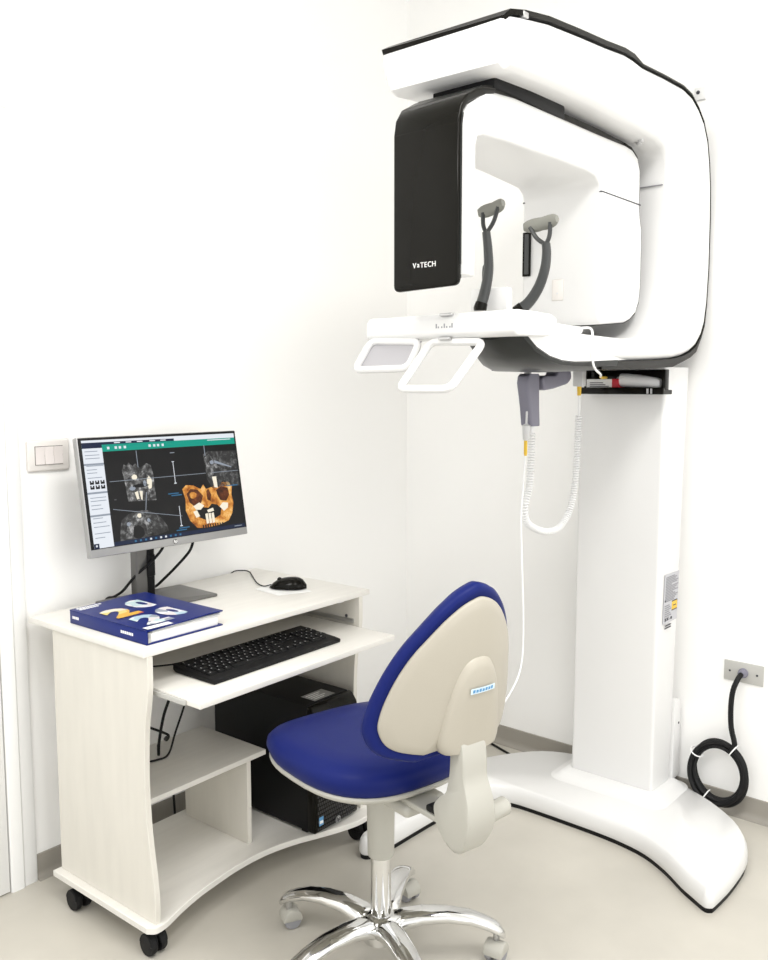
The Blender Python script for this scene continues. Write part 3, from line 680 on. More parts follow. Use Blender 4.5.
for i, (x, y, w) in enumerate(keys[:100]):
    o = bpy.data.objects.new('keycap', key_mesh(w, V * 1.03)); COL.objects.link(o); o.parent = kb
    o.location = (x, y, key_z(y)); o.rotation_euler = (slope, 0, 0)
bm = bmesh.new()
for x, y, w in keys[100:]:
    b = keycap(w, V * 1.03); b.transform(Matrix.Translation((x, y, key_z(y))) @ Matrix.Rotation(slope, 4, 'X')); join(bm, b)
o = obj('rear_keycaps', bm, [M['matt'], M['mgrey']], kb, smooth=False); o['kind'] = 'stuff'
bm = tube(catmull([(0.0, KD / 2 - 0.004, 0.013), (-0.05, KD / 2 + 0.015, 0.012), (-0.13, KD / 2 + 0.030, 0.006), (-0.20, KD / 2 + 0.045, 0.004), (-0.26, KD / 2 + 0.09, 0.0028), (-0.27, KD / 2 + 0.13, 0.0028)], 6), 0.0022, 8)
obj('keyboard_cord', bm, M['rub'], kb)

# ------------------------------------------------------------------ monitor
mc = Vector(dw((0.357, 0.355, 0.0)))
MT = DRZ - 0.042
mo = thing('computer_monitor', 'silver flat-screen monitor showing dental scans, on the desk', 'monitor', (mc.x, mc.y, 0.7755), MT)
T = Matrix.Translation((0, 0, 1.104 - 0.7755)) @ Matrix.Rotation(-0.170, 4, 'X')
SW, SH = 0.5385, 0.325
def mp(bm): bm.transform(T); return bm
hd = obj('display_housing', mp(box(-SW / 2, SW / 2, 0.0, 0.022, -SH / 2, SH / 2, 0.003)), M['silver'], mo)
obj('rear_cover', mp(box(-0.17, 0.17, 0.02, 0.048, -0.11, 0.10, 0.012)), M['dsilver'], hd)
obj('bezel', mp(box(-SW / 2 + 0.003, SW / 2 - 0.002, -0.0012, 0.004, -SH / 2 + 0.022, SH / 2 - 0.002, 0.0004)), M['matt'], hd)
# picture on the screen, u to the right, v down
bx0, bx1, bz0, bz1 = -SW / 2 + 0.012, SW / 2 - 0.008, -SH / 2 + 0.024, SH / 2 - 0.009
slots = []; sb = bmesh.new(); um = lambda u: u
def poly(pts, m, lay):
    pts = [(um(u), v) for u, v in pts]
    if M[m] not in slots: slots.append(M[m])
    vs = [sb.verts.new((bx0 + (bx1 - bx0) * u, -0.0014 - 0.00012 * lay, bz1 - (bz1 - bz0) * v)) for u, v in pts]
    f = sb.faces.new(vs); f.material_index = slots.index(M[m])
def rect(u0, u1, v0, v1, m, lay): poly([(u0, v0), (u1, v0), (u1, v1), (u0, v1)], m, lay)
def blob(cu, cv, ru_, rv_, m, lay, n=16, jit=0.12, a0=0, a1=360):
    pts = []
    for k in range(n):
        a = R(a0 + (a1 - a0) * k / (n - (0 if a1 - a0 == 360 else 1))); j = 1 + random.uniform(-jit, jit)
        pts.append((cu + ru_ * math.cos(a) * j, cv - rv_ * math.sin(a) * j))
    poly(pts, m, lay)
rect(0, 1, 0, 1, 'scr', 0)
rect(0, 1, 0, 0.045, 'swhite', 1); rect(0, 0.57, 0.022, 0.046, 'snavy', 2)
for u in (0.19, 0.26, 0.33, 0.41, 0.48): rect(u, u + 0.035, 0.028, 0.038, 'swhite', 3)
rect(0, 1, 0.045, 0.112, 'teal', 1)
for u in (0.145, 0.19, 0.215, 0.245, 0.40, 0.43, 0.455, 0.485): rect(u, u + 0.014, 0.068, 0.092, 'swhite', 2)
rect(0.80, 0.97, 0.055, 0.063, 'swhite', 2)
rect(0, 0.115, 0.045, 1, 'swhite', 3); rect(0, 0.115, 0.045, 0.075, 'snavy', 4)
for v in (0.10, 0.135, 0.165, 0.235, 0.27, 0.30, 0.345, 0.53, 0.56, 0.60, 0.635, 0.72, 0.76, 0.80, 0.86, 0.90): rect(0.012, 0.07 + 0.05 * ((v * 100) % 3) / 3, v, v + 0.007, 'sgrey', 4)
for v in (0.215, 0.48, 0.69): rect(0.0, 0.115, v, v + 0.018, 'sgrey', 4)
for i in range(3):
    for j in range(2): rect(0.020 + i * 0.031, 0.044 + i * 0.031, 0.375 + j * 0.045, 0.41 + j * 0.045, 'scr', 5); rect(0.028 + i * 0.031, 0.035 + i * 0.031, 0.375 + j * 0.045, 0.39 + j * 0.045, 'swhite', 6)
rect(0.0, 0.03, 0.955, 1, 'snavy', 6); rect(0.010, 0.020, 0.968, 0.985, 'swhite', 7)
um = lambda u: u - (0.058 if u < 0.72 else 0.058 * (1 - u) / 0.28) * min(1, max(0, (u - 0.135) / 0.1))
# coronal slice
poly([(0.275, 0.30), (0.29, 0.245), (0.305, 0.26), (0.32, 0.23), (0.34, 0.265), (0.36, 0.245), (0.385, 0.29), (0.41, 0.27), (0.43, 0.25), (0.455, 0.27), (0.465, 0.36), (0.465, 0.615), (0.29, 0.60), (0.285, 0.45)], 'ct', 1)
blob(0.345, 0.375, 0.018, 0.028, 'tooth', 2); blob(0.434, 0.44, 0.016, 0.062, 'tooth', 2); blob(0.405, 0.44, 0.010, 0.03, 'sgrey', 2)
poly([(0.335, 0.52), (0.355, 0.51), (0.36, 0.585), (0.345, 0.59)], 'tooth', 2); poly([(0.365, 0.51), (0.385, 0.515), (0.378, 0.60), (0.37, 0.59)], 'tooth', 2)
blob(0.325, 0.48, 0.018, 0.02, 'sgrey', 2); blob(0.38, 0.46, 0.05, 0.018, 'scr', 2)
# sagittal slice
poly([(0.80, 0.20), (0.83, 0.175), (0.90, 0.18), (0.998, 0.185), (0.998, 0.56), (0.89, 0.55), (0.83, 0.56), (0.805, 0.46)], 'ctd', 1)
poly([(0.805, 0.24), (0.835, 0.20), (0.875, 0.33), (0.90, 0.35), (0.86, 0.36), (0.84, 0.44), (0.815, 0.44)], 'ct', 2)
poly([(0.835, 0.44), (0.86, 0.44), (0.862, 0.56), (0.842, 0.55)], 'tooth', 3); blob(0.845, 0.29, 0.012, 0.02, 'sgrey', 3)
poly([(0.86, 0.27), (0.96, 0.35), (0.96, 0.36), (0.86, 0.30)], 'sgrey', 3)
# axial slice
pts = [(0.185, 0.965), (0.20, 0.86), (0.235, 0.77), (0.28, 0.72), (0.34, 0.695), (0.40, 0.705), (0.45, 0.745), (0.49, 0.81), (0.515, 0.88), (0.52, 0.93), (0.45, 0.95), (0.3, 0.97)]
poly(pts, 'ctd', 1)
poly([(0.245, 0.95), (0.262, 0.85), (0.285, 0.77), (0.33, 0.715), (0.37, 0.72), (0.405, 0.78), (0.42, 0.86), (0.41, 0.93), (0.385, 0.93), (0.38, 0.84), (0.35, 0.80), (0.31, 0.83), (0.29, 0.95)], 'ct', 2)
blob(0.345, 0.745, 0.013, 0.022, 'tooth', 3); blob(0.275, 0.815, 0.012, 0.02, 'sgrey', 3); blob(0.40, 0.80, 0.010, 0.02, 'sgrey', 3); blob(0.33, 0.90, 0.035, 0.07, 'scr', 3)
um = lambda u: 0.585 + (u - 0.65) * 1.085; _r = poly; poly0 = poly
def poly(pts, m, lay): poly0([(u, 0.50 + (v - 0.545) * 1.08) for u, v in pts], m, lay)
# rendered jaw
poly([(0.650, 0.580), (0.675, 0.545), (0.72, 0.555), (0.765, 0.595), (0.785, 0.555), (0.80, 0.60), (0.845, 0.585), (0.86, 0.555), (0.885, 0.60), (0.91, 0.55), (0.955, 0.555), (0.975, 0.60), (0.965, 0.68), (0.972, 0.76), (0.955, 0.86), (0.925, 0.925), (0.86, 0.955), (0.77, 0.965), (0.715, 0.955), (0.675, 0.88), (0.655, 0.78), (0.662, 0.68)], 'bone', 1)
poly([(0.672, 0.63), (0.70, 0.585), (0.745, 0.60), (0.775, 0.66), (0.76, 0.72), (0.715, 0.755), (0.685, 0.71)], 'boned', 2)
poly([(0.865, 0.62), (0.90, 0.59), (0.945, 0.61), (0.95, 0.68), (0.925, 0.735), (0.885, 0.72), (0.87, 0.67)], 'boned', 2)
blob(0.712, 0.645, 0.022, 0.03, 'bone', 3); poly([(0.80, 0.62), (0.815, 0.60), (0.83, 0.66), (0.82, 0.72), (0.80, 0.70)], 'boned', 2)
poly([(0.715, 0.79), (0.755, 0.765), (0.80, 0.78), (0.825, 0.745), (0.86, 0.76), (0.885, 0.80), (0.875, 0.86), (0.84, 0.885), (0.77, 0.89), (0.735, 0.86)], 'scr', 3)
poly([(0.705, 0.75), (0.745, 0.72), (0.775, 0.755), (0.75, 0.79), (0.72, 0.785)], 'tooth', 4); poly([(0.875, 0.78), (0.90, 0.745), (0.935, 0.755), (0.93, 0.80), (0.90, 0.83)], 'tooth', 4)
poly([(0.70, 0.80), (0.725, 0.79), (0.74, 0.85), (0.715, 0.86)], 'tooth', 4)
for u in (0.775, 0.795, 0.815): poly([(u, 0.835), (u + 0.016, 0.83), (u + 0.018, 0.925), (u + 0.002, 0.93)], 'tooth', 4)
poly([(0.79, 0.80), (0.83, 0.785), (0.835, 0.815), (0.795, 0.825)], 'tooth', 4)
for k in range(9): rect(0.748 + k * 0.016, 0.757 + k * 0.016, 0.935, 0.965, 'scr', 4)
poly = poly0
um = lambda u: u - (0.058 if u < 0.72 else 0.058 * (1 - u) / 0.28) * min(1, max(0, (u - 0.135) / 0.1))
# cross hairs, rulers, captions, task bar
rect(0.135, 0.80, 0.395, 0.400, 'sgrey', 4); rect(0.84, 1, 0.395, 0.400, 'sgrey', 4); rect(0.373, 0.377, 0.12, 0.28, 'sgrey', 4); rect(0.808, 0.812, 0.11, 0.22, 'sgrey', 4)
poly([(0.135, 0.655), (0.62, 0.80), (0.62, 0.805), (0.135, 0.66)], 'sgrey', 4); poly([(0.405, 0.53), (0.41, 0.53), (0.392, 0.70), (0.388, 0.70)], 'sgrey', 4)
rect(0.600, 0.604, 0.25, 0.47, 'swhite', 4); rect(0.594, 0.61, 0.465, 0.475, 'swhite', 4); rect(0.594, 0.61, 0.25, 0.258, 'swhite', 4)
rect(0.605, 0.609, 0.70, 0.90, 'swhite', 4); rect(0.599, 0.615, 0.893, 0.903, 'swhite', 4)
for u, v in ((0.545, 0.565), (0.565, 0.585), (0.59, 0.915), (0.57, 0.935), (0.915, 0.545)): rect(u, u + 0.07, v, v + 0.010, 'sblue', 4)
rect(0.17, 0.20, 0.565, 0.575, 'sdim', 4); rect(0.59, 0.62, 0.16, 0.168, 'sgrey', 4)
um = lambda u: u
rect(0.115, 1, 0.962, 1, 'snavy', 5)
for k in range(10): rect(0.24 + k * 0.032, 0.252 + k * 0.032, 0.973, 0.990, 'swhite' if k in (3, 5, 6) else 'sblue', 6)
rect(0.92, 0.975, 0.976, 0.985, 'sgrey', 6)
obj('screen', mp(sb), slots, hd, smooth=False)
lg = lathe([(0.0075, -0.0010), (0.0075, 0.0005)], 24, (0.0, 0, -SH / 2 + 0.011), 'y'); obj('maker_badge', mp(lg), M['dsilver'], hd)
bm = text_bm('hp', 0.0125, 0.0002, 0.0002, 0.3); place(bm, (0, -0.0012, -SH / 2 + 0.0115), (1, 0, 0), (0, 0, 1)); obj('badge_lettering', mp(bm), M['paper'], hd, smooth=False)
# stand
zb = 0.0
st = obj('stand_column', prism(ngon_round([(-0.076, 0.060), (-0.012, 0.060), (-0.012, 0.092), (-0.076, 0.092)], 0.006), 0.006, 0.36, 'z', 0.002), M['dsilver'], mo)
obj('column_groove', box(-0.040, -0.016, 0.0585, 0.062, 0.008, 0.35, 0.001), M['matt'], st)
obj('cable_clip', box(-0.041, -0.015, 0.054, 0.060, 0.070, 0.135, 0.003), M['matt'], st)
obj('tilt_joint', box(-0.08, 0.0, 0.030, 0.075, 0.24, 0.32, 0.008), M['dsilver'], mo)
obj('stand_base', prism(ngon_round([(-0.168, 0.030), (-0.062, 0.030), (-0.050, -0.055), (0.130, -0.055), (0.130, 0.140), (-0.168, 0.140)], 0.012), 0.0, 0.007, 'z', 0.002), M['dsilver'], mo)
for pts, nm in (([(0.012, 0.045, 0.175), (0.000, 0.040, 0.150), (-0.035, 0.046, 0.115), (-0.075, 0.070, 0.075), (-0.090, 0.110, 0.030), (-0.095, 0.150, 0.006), (-0.10, 0.195, -0.02), (-0.10, 0.205, -0.15)], 'power_lead'),
                ([(0.118, 0.045, 0.165), (0.112, 0.060, 0.125), (0.082, 0.085, 0.080), (0.050, 0.110, 0.040), (0.045, 0.145, 0.014), (0.04, 0.17, 0.006), (0.04, 0.195, -0.02), (0.04, 0.205, -0.15)], 'video_lead')):
    obj(nm, tube(catmull(pts, 6), 0.0042, 8), M['rub'], mo)

# ------------------------------------------------------------------ catalogue binder on the desk
bk = thing('catalogue_binder', 'thick blue binder with large 2020 digits on its cover, on the desk corner', 'binder', dw((0.036, 0.035, 0.7755)), DRZ)
BW, BD, BH = 0.240, 0.333, 0.036
obj('spine', box(0.0, 0.004, 0.0, BD, 0.0, BH, 0.001), M['book'], bk)
obj('back_cover', box(0.0, BW, 0.0, BD, 0.0, 0.003, 0.0006), M['book'], bk)
# front cover, its free edge lifted a little
bm = loft([[(x, y, z + h) for x, z in ((0.0, BH - 0.003), (0.10, BH - 0.001), (BW * 0.8, BH + 0.002), (BW, BH + 0.001), (BW, BH + 0.004), (BW * 0.8, BH + 0.005), (0.10, BH + 0.002), (0.0, BH))] for y, h in ((0.0, 0.0), (BD * 0.5, 0.0), (BD, 0.0))])
fc = obj('front_cover', bm, M['book'], bk)
pgs = obj('page_block', box(0.016, BW - 0.012, 0.006, BD - 0.006, 0.003, 0.026, 0.001), M['paper'], bk)
for k, (dz_, rot, ex) in enumerate(((0.0265, 1.5, 0.004), (0.0285, -2.0, 0.0), (0.0305, 3.0, 0.008), (0.0325, -1.0, 0.004))):
    b = box(0.02, BW - 0.006 + ex, 0.004, BD - 0.02, dz_, dz_ + 0.0007); b.transform(Matrix.Rotation(R(rot) * 0.3, 4, 'Z')); obj('loose_sheet', b, M['paper'], bk, smooth=False)
bm = bmesh.new()
for z in (0.010, 0.019, 0.028): join(bm, tube([(0.010 + 0.006 * math.cos(w), -0.001 + 0.0, z + 0.003 * math.sin(w)) for w in [k * math.pi / 5 for k in range(10)]], 0.0009, 5, closed=True))
obj('ring_mechanism', box(0.005, 0.014, 0.001, BD - 0.01, 0.004, 0.030, 0.001), M['steel'], bk)
zt = lambda x: BH + 0.0022 + (0.003 * max(0, (x - 0.1)) / 0.1)
for ch, x, y, m in (('2', 0.051 + 0.010, 0.190, 'dig_warm'), ('0', 0.152, 0.224, 'dig_cool'), ('2', 0.062 + 0.010, 0.078, 'dig_cool'), ('0', 0.155, 0.096, 'dig_cool')):
    t = text_bm(ch, 0.118, 0.0003, 0.0065); b2 = t
    for v in b2.verts: v.co.x *= 1.25
    place(b2, (x, y, zt(x) + 0.0002), (1, 0.035, 0.0), (-0.035, 1, 0)); obj('cover_digit', b2, M[m], fc, smooth=False)
bm = box(0.006, 0.082, 0.003, 0.024, 0, 0.0004); bm.transform(Matrix.Translation((0.0, 0, BH + 0.0024))); obj('cover_label', bm, M['paper'], fc, smooth=False)
bm = bmesh.new()
t = text_bm('CATALOGO', 0.013, 0.0002); t.free()
for i, (w, yy) in enumerate(((0.075, 0.319), (0.055, 0.305))):
    x = 0.012
    while x < w + 0.012:
        l = random.uniform(0.004, 0.009); join(bm, box(x, x + l, yy - 0.0035, yy + 0.0035, BH + 0.0003 + 0.00002 * 0, BH + 0.0024)); x += l + 0.0025
obj('cover_small_print', bm, M['paper'], fc, smooth=False)
bm = bmesh.new()
for y0, y1 in ((0.055, 0.105), (0.292, 0.322)):
    y = y0
    while y < y1:
        l = random.uniform(0.004, 0.007); join(bm, box(-0.0006, 0.0, y, y + l, 0.014, 0.021)); y += l + 0.002
obj('spine_print', bm, M['paper'], bk, smooth=False)

# ------------------------------------------------------------------ mouse on its white sheet
single('mouse_sheet', prism([(-0.088, 0.062), (-0.100, -0.052), (-0.002, -0.095), (0.090, 0.103 - 0.0)], 0.0, 0.0012, 'z'), M['paper'], 'thin white sheet under the black mouse on the desk', 'mouse pad', dw((0.700, 0.210, 0.7754)), DRZ)
ms = thing('computer_mouse', 'black wired computer mouse on a white sheet on the desk', 'mouse', dw((0.682, 0.200, 0.7768)), DRZ + R(34))
bm = bmesh.new(); secs = []
for k in range(11):
    u = -1 + 2 * k / 10; y = u * 0.058
    w = 0.034 * (max(0.02, 1 - abs(u) ** 2.6)) ** 0.5 * (1 - 0.08 * u); h = 0.036 * (max(0.02, 1 - abs(u + 0.05) ** 2.4)) ** 0.5 * (1 - 0.18 * u)
    secs.append([(w * math.cos(a), y, max(0.0005, 0.004 + (h - 0.004) * math.sin(a)) if math.sin(a) > 0 else 0.001 + 0.003 * (1 + math.sin(a))) for a in [2 * math.pi * j / 20 for j in range(20)]])
obj('mouse_body', loft(secs), M['black'], ms, ang=70)
obj('scroll_wheel', lathe([(0.007, -0.003), (0.008, -0.001), (0.008, 0.001), (0.007, 0.003)], 16, (0, 0.026, 0.027), 'x'), M['mdark'], ms)
o = obj('mouse_cord', tube(catmull([dw(p) for p in ((0.662, 0.252, 0.785), (0.650, 0.275, 0.779), (0.672, 0.33, 0.7785), (0.735, 0.42, 0.7785), (0.772, 0.475, 0.7785), (0.768, 0.505, 0.779), (0.74, 0.522, 0.775), (0.72, 0.528, 0.74), (0.71, 0.53, 0.60))], 7), 0.0019, 8), M['rub'], ms, local=False)

# ------------------------------------------------------------------ loose cables behind and under the desk
def cable(name, pts, label, r=0.004):
    P = catmull([dw(p) for p in pts], 7)
    single(name, tube(P, r, 8), M['rub'], label, 'cable', dw(pts[0]), 0, local=False)
cable('black_cable', [(0.30, 0.33, 0.758), (0.312, 0.315, 0.70), (0.316, 0.30, 0.60), (0.300, 0.29, 0.535), (0.27, 0.29, 0.47), (0.252, 0.29, 0.40), (0.256, 0.30, 0.356), (0.30, 0.36, 0.354)], 'black cable dropping straight past the tray onto the desk shelf', 0.0042)
cable('black_cable', [(0.44, 0.39, 0.62), (0.40, 0.33, 0.56), (0.355, 0.30, 0.485), (0.310, 0.29, 0.410), (0.275, 0.28, 0.357), (0.235, 0.28, 0.353), (0.19, 0.30, 0.3535), (0.12, 0.34, 0.3535)], 'thin black cable looping low over the left end of the desk shelf', 0.0030)
cable('black_cable', [(0.20, 0.36, 0.46), (0.235, 0.31, 0.44), (0.275, 0.30, 0.415), (0.296, 0.305, 0.398), (0.312, 0.335, 0.372), (0.335, 0.375, 0.358), (0.37, 0.405, 0.335), (0.405, 0.44, 0.2), (0.42, 0.45, 0.10), (0.43, 0.46, 0.006)], 'black cable crossing behind the shelf and down to the floor behind the desk', 0.0038)
single('floor_cable', tube(catmull([(-0.02, -0.40, 0.0045), (-0.044, -0.47, 0.0045), (-0.081, -0.572, 0.0045), (-0.10, -0.64, 0.0045)], 6), 0.0045, 8), M['rub'], 'short black cable on the floor by the wall behind the chair', 'cable', (-0.06, -0.5, 0), 0, local=False)

# ------------------------------------------------------------------ chair
CH = (-1.33, -0.993, 0.0); CRZ = R(78 - 90)
ch = thing('task_chair', 'blue and beige swivel task chair with a chrome five-star base in front of the desk', 'chair', CH, CRZ)
def sup(W_, D, yc, z, n=2.6, N=48, x0=0.0, taper=0.0):
    out = []
    for k in range(N):
        a = 2 * math.pi * k / N; c, s = math.cos(a), math.sin(a)
        x = math.copysign(abs(c) ** (2 / n), c); y = math.copysign(abs(s) ** (2 / n), s)
        out.append((x0 + W_ * x * (1 - taper * y), yc + D * y, z))
    return out
SZ = 0.512
secs = []
for d, z in ((0.006, 0.0), (0.0, 0.010), (-0.006, 0.026), (-0.004, 0.040), (0.008, 0.053), (0.030, 0.062), (0.075, 0.067), (0.14, 0.066)):
    s = sup(0.214 - d, 0.228 - d, 0.055, SZ + z, 2.7)
    # waterfall front edge and a faint hollow across the seat
    s = [(x, y, zz - 0.020 * max(0, (y - 0.10) / 0.18) ** 2 * (z / 0.066) + 0.006 * (abs(x) / 0.2) ** 2 * (z / 0.066)) for x, y, zz in s]
    secs.append(s)
obj('seat_cushion', loft(secs), M['blue'], ch, ang=80)
secs = [sup(0.214 - d, 0.228 - d, 0.055, SZ + z, 2.7) for d, z in ((0.11, -0.040), (0.085, -0.038), (0.040, -0.031), (0.010, -0.014), (0.002, -0.008), (0.0, -0.003), (0.0, 0.001), (0.008, 0.003))]
obj('seat_pan', loft(secs), M['cgrey'], ch, ang=80)
obj('tilt_mechanism', box(-0.060, 0.060, -0.17, 0.08, 0.452, 0.482, 0.012, 3), M['cgrey'], ch)
obj('adjusting_knob', lathe([(0.012, 0.10), (0.014, 0.15), (0.010, 0.155)], 14, (0, -0.03, 0.462), 'x'), M['cgrey'], ch)
# gas lift
obj('gas_sleeve', lathe([(0.030, 0.280), (0.032, 0.284), (0.034, 0.44), (0.036, 0.460)], 28), M['cgrey'], ch)
obj('gas_column', lathe([(0.0245, 0.10), (0.0245, 0.284)], 28), M['chrome'], ch)
obj('base_hub', lathe([(0.030, 0.062), (0.046, 0.070), (0.052, 0.090), (0.050, 0.112), (0.042, 0.124), (0.030, 0.130), (0.027, 0.132)], 28), M['chrome'], ch)
caster_a = [R(98 + 72 * k) - CRZ for k in range(5)]
for a in caster_a:
    d = Vector((math.cos(a), math.sin(a), 0)); n = Vector((-d.y, d.x, 0))
    secs = []
    for r_, zc, w, h in ((0.022, 0.098, 0.033, 0.028), (0.055, 0.112, 0.030, 0.024), (0.10, 0.121, 0.027, 0.020), (0.16, 0.121, 0.025, 0.0175), (0.22, 0.110, 0.0235, 0.016), (0.262, 0.093, 0.0225, 0.0155), (0.285, 0.080, 0.0215, 0.0155), (0.299, 0.069, 0.018, 0.013), (0.305, 0.063, 0.009, 0.007)):
        secs.append([tuple(d * r_ + n * (w * 1.12 * math.copysign(abs(math.cos(t)) ** 0.8, math.cos(t))) + Vector((0, 0, zc + h * math.sin(t) * (1.0 if math.sin(t) > 0 else 0.85)))) for t in [2 * math.pi * k / 16 for k in range(16)]])
    obj('leg', loft(secs), M['chrome'], ch, ang=80)
    sw_ = a + R(55); wd = Vector((math.cos(sw_), math.sin(sw_), 0)); wn = Vector((-wd.y, wd.x, 0)); c = d * 0.284
    cs = obj('castor', tube([tuple(c + Vector((0, 0, 0.045))), tuple(c + Vector((0, 0, 0.072)))], 0.008, 10), M['steel'], ch)
    cc = c + d * 0.002 - wd * 0.007
    for s in (-1, 1):
        b = lathe([(0.012, -0.0085), (0.0215, -0.0075), (0.0235, -0.004), (0.0235, 0.004), (0.0215, 0.0075), (0.012, 0.0085)], 22, (0, 0, 0), 'y')
        b.transform(Matrix.Translation(cc + wn * 0.0145 * s + Vector((0, 0, 0.0235))) @ Matrix.Rotation(sw_, 4, 'Z')); obj('castor_wheel', b, M['ink'], cs)
    b = prism([(0.0255 * math.cos(R(-10 + 20 * k)), 0.0255 * math.sin(R(-10 + 20 * k))) for k in range(11)] + [(-0.014, -0.004), (0.014, -0.004)], -0.025, 0.025, 'y', 0.004, 2)
    b.transform(Matrix.Translation(cc + Vector((0, 0, 0.026))) @ Matrix.Rotation(sw_, 4, 'Z')); obj('castor_hood', b, M['cgrey'], cs)
# backrest: egg outline wrapped round the sitter
BY, BWD, BZ0, BZ1, BK, BT = -0.290, 0.193, 0.634, 1.008, 2.7, 0.105
tts = [0, .02, .06, .12, .2, .3, .4, .5, .6, .7, .8, .88, .94, .98, 1.0]; wss = [.55, .78, .90, .98, 1, .98, .93, .87, .79, .68, .54, .41, .28, .15, .02]
def wid(t):
    for i in range(len(tts) - 1):
        if t <= tts[i + 1]: u = (t - tts[i]) / (tts[i + 1] - tts[i]); return wss[i] * (1 - u) + wss[i + 1] * u
    return wss[-1]
half = [(wid(t), t) for t in [0, .01, .03, .06, .1, .15, .2, .27, .34, .41, .48, .55, .62, .69, .76, .82, .87, .91, .945, .97, .988, 1.0]]
egg = [(w, t) for w, t in half[:-1]] + [(0.0, 1.0)] + [(-w, t) for w, t in half[-2::-1]]
egg = [(p.x, p.y) for p in catmull([(a, b, 0) for a, b in egg], 3)]
X0 = -0.010
def bpt(s, t, off, sc=1.0):
    """point of the wrapped back: s in half-widths, t in height, off to the rear"""
    ct = 0.42
    s2, t2 = s * sc, ct + (t - ct) * sc
    x = s2 * BWD; z = BZ0 + (BZ1 - BZ0) * t2
    g = 2 * BK * x; nrm = math.hypot(1, g)
    return Vector((X0 + x + off * g / nrm, BY + BK * x * x - BT * (z - BZ0) - off / nrm, z))
def wrapped(levels):
    """rings of the egg at (offset, scale), closed with inner rings"""
    rings = [[tuple(bpt(s, t, off, sc)) for s, t in egg] for off, sc in levels]
    bm = bmesh.new(); V = [[bm.verts.new(p) for p in r] for r in rings]; n = len(egg)
    for A, B in zip(V, V[1:]):
        for k in range(n): bm.faces.new((A[k], A[(k + 1) % n], B[(k + 1) % n], B[k]))
    for end in (V[0], V[-1]):
        c = Vector((0, 0, 0))
        for v in end: c += v.co
        cv = bm.verts.new(c / n)
        for k in range(n): bm.faces.new((end[k], end[(k + 1) % n], cv))
    return bm
pad = [(-0.048, 0.05), (-0.048, 0.25), (-0.047, 0.5), (-0.045, 0.72), (-0.040, 0.86), (-0.030, 0.95), (-0.014, 0.995), (0.0, 1.0), (0.010, 0.985), (0.0155, 0.95), (0.016, 0.91), (0.012, 0.87), (0.008, 0.6), (0.008, 0.3), (0.008, 0.05)]
obj('backrest_pad', wrapped(pad), M['blue'], ch, ang=80)
shell = [(0.006, 0.05), (0.006, 0.5), (0.008, 0.84), (0.015, 0.872), (0.019, 0.865), (0.022, 0.845), (0.025, 0.75), (0.028, 0.5), (0.030, 0.25), (0.031, 0.05)]
def shellfix(bm):
    return bm
bsx = obj('backrest_shell', wrapped(shell), M['beige'], ch, ang=80)
# arched boss on the shell
arch = [(0.062, 0.062), (0.070, 0.12), (0.067, 0.22), (0.058, 0.36), (0.046, 0.48), (0.030, 0.565), (0.014, 0.595), (0.0, 0.60)]
arch = arch + [(-x, t) for x, t in arch[-2::-1]]
arch = [(p.x, p.y) for p in catmull([(a, b, 0) for a, b in arch], 3)]
def apt(x, t, off, sc):
    x2 = x * sc; t2 = 0.062 + (t - 0.062) * (0.25 + 0.75 * sc) if sc < 1 else t
    z = BZ0 + (BZ1 - BZ0) * (t2 - 0.0)
    g = 2 * BK * x2; nrm = math.hypot(1, g)
    return (X0 + x2 + off * g / nrm, BY + BK * x2 * x2 - BT * (z - BZ0) - off / nrm, z)
rings = [[apt(x, t, off, sc) for x, t in arch] for off, sc in ((0.015, 1.04), (0.027, 1.0), (0.036, 0.94), (0.041, 0.84), (0.043, 0.6), (0.044, 0.3))]
obj('boss', loft(rings), M['beige'], bsx, ang=80)
stk = bmesh.new()
def spt(u, v): return apt(0.002 + u, 0.415 + v, 0.0462, 1.0)
vs = []
for i in range(5):
    u = -0.027 + 0.054 * i / 4
    vs.append((stk.verts.new(spt(u, -0.014)), stk.verts.new(spt(u, 0.018))))
for a, b in zip(vs, vs[1:]): stk.faces.new((a[0], b[0], b[1], a[1]))
st_ = obj('maker_sticker', stk, M['ltp'], bsx)
stk = bmesh.new()
for i in range(7):
    u0 = -0.023 + i * 0.0066
    q = [stk.verts.new(apt(0.002 + uu, 0.415 + vv, 0.0469, 1.0)) for uu, vv in ((u0, -0.007), (u0 + 0.0046, -0.007), (u0 + 0.0052, 0.010 - 0.004 * (i % 2)), (u0 + 0.0006, 0.010))]
    stk.faces.new(q)
obj('sticker_print', stk, M['lt'], bsx, smooth=False)
XB = -0.018
# bracket between seat and back
prof = [(-0.308, 0.690), (-0.332, 0.686), (-0.342, 0.640), (-0.344, 0.600), (-0.358, 0.560), (-0.364, 0.520), (-0.356, 0.480), (-0.336, 0.446), (-0.308, 0.432), (-0.280, 0.448), (-0.262, 0.485), (-0.255, 0.520), (-0.272, 0.545), (-0.292, 0.565), (-0.300, 0.62), (-0.302, 0.66)]
wdt = lambda z: 0.034 + 0.006 * max(0, min(1, (0.60 - z) / 0.08)) - 0.012 * max(0, (0.48 - z) / 0.05)
bm = bmesh.new(); pr = [(p.x, p.y) for p in catmull([(a, b, 0) for a, b in prof], 3, True)]
cyx = sum(p[0] for p in pr) / len(pr); czx = sum(p[1] for p in pr) / len(pr)
rings = []
for sx, sc in ((-1, 0.90), (-0.96, 0.97), (-0.8, 1.0), (0.8, 1.0), (0.96, 0.97), (1, 0.90)):
    rings.append([(XB + sx * wdt(z), cyx + (y - cyx) * sc, czx + (z - czx) * sc) for y, z in pr])
obj('back_bracket', loft(rings), M['cgrey'], ch, ang=50)
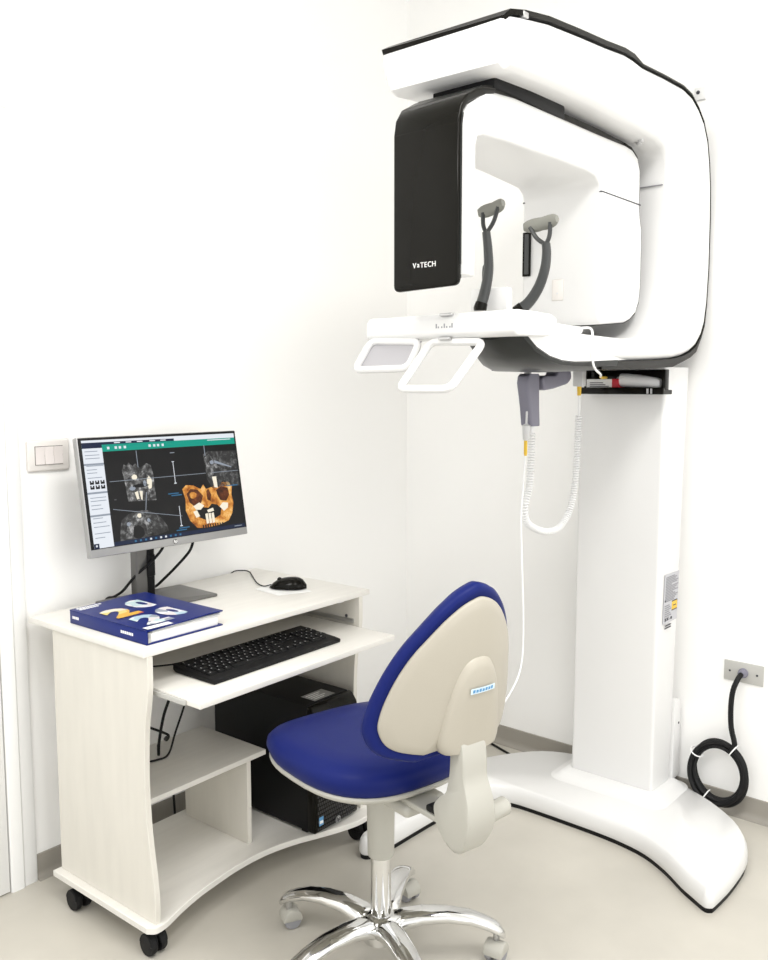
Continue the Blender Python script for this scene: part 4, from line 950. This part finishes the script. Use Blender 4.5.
obj('height_lever', tube([(XB + 0.02, -0.312, 0.488), (XB + 0.06, -0.316, 0.494), (XB + 0.108, -0.322, 0.503), (XB + 0.116, -0.323, 0.504)], [0.022, 0.021, 0.020, 0.011], 16), M['cgrey'], ch)
obj('bracket_bellows', box(-0.050, 0.020, -0.268, -0.222, 0.494, 0.508, 0.004), M['matt'], ch)
obj('tilt_arm', box(-0.050, 0.020, -0.270, -0.10, 0.478, 0.4935, 0.006), M['cgrey'], ch)

# ------------------------------------------------------------------ camera
cam = bpy.data.cameras.new('camera'); co = bpy.data.objects.new('camera', cam); COL.objects.link(co)
A, P = 0.70276, 0.10547
right = Vector((math.sin(A), -math.cos(A), 0)); fw = Vector((math.cos(A), math.sin(A), 0)); up = Vector((0, 0, 1))
fwd = fw * math.cos(P) - up * math.sin(P); upv = right.cross(fwd)
mw = Matrix((right, upv, -fwd)).transposed().to_4x4(); mw.translation = (-2.8655, -2.3035, 1.40)
co.matrix_world = mw
cam.sensor_width = 36; cam.sensor_fit = 'AUTO'; cam.lens = 883.1 / 960 * 36; cam.clip_start = 0.05
S.camera = co

# ------------------------------------------------------------------ light
wd_ = bpy.data.worlds.new('world'); S.world = wd_; wd_.use_nodes = True
bg = wd_.node_tree.nodes['Background']; bg.inputs['Color'].default_value = (0.99, 0.995, 0.99, 1); bg.inputs['Strength'].default_value = 0.85
def area(name, loc, rot, sx, sy, power, col=(1, 1, 1)):
    l = bpy.data.lights.new(name, 'AREA'); l.shape = 'RECTANGLE'; l.size = sx; l.size_y = sy; l.energy = power; l.color = col
    o = bpy.data.objects.new(name, l); COL.objects.link(o); o.location = loc; o.rotation_euler = rot
    return o
area('ceiling_lamp', (-1.7, -2.2, 3.06), (0, 0, 0), 1.2, 0.6, 26, (1, 0.985, 0.96))
area('ceiling_lamp', (-3.2, -1.2, 3.06), (0, 0, 0), 1.2, 0.6, 20, (1, 0.985, 0.96))
area('added_side_light', (-1.6, -4.2, 1.7), (R(90), 0, 0), 2.4, 1.8, 13, (1, 0.995, 0.98))  # unseen light added on the open side of the room; no window there

S.view_settings.view_transform = 'Standard'; S.view_settings.look = 'None'; S.view_settings.exposure = 0.71; S.view_settings.gamma = 1.0
S.view_settings.use_curve_mapping = False
S.cycles.use_denoising = True; S.cycles.max_bounces = 10; S.cycles.diffuse_bounces = 6; S.cycles.sample_clamp_indirect = 8
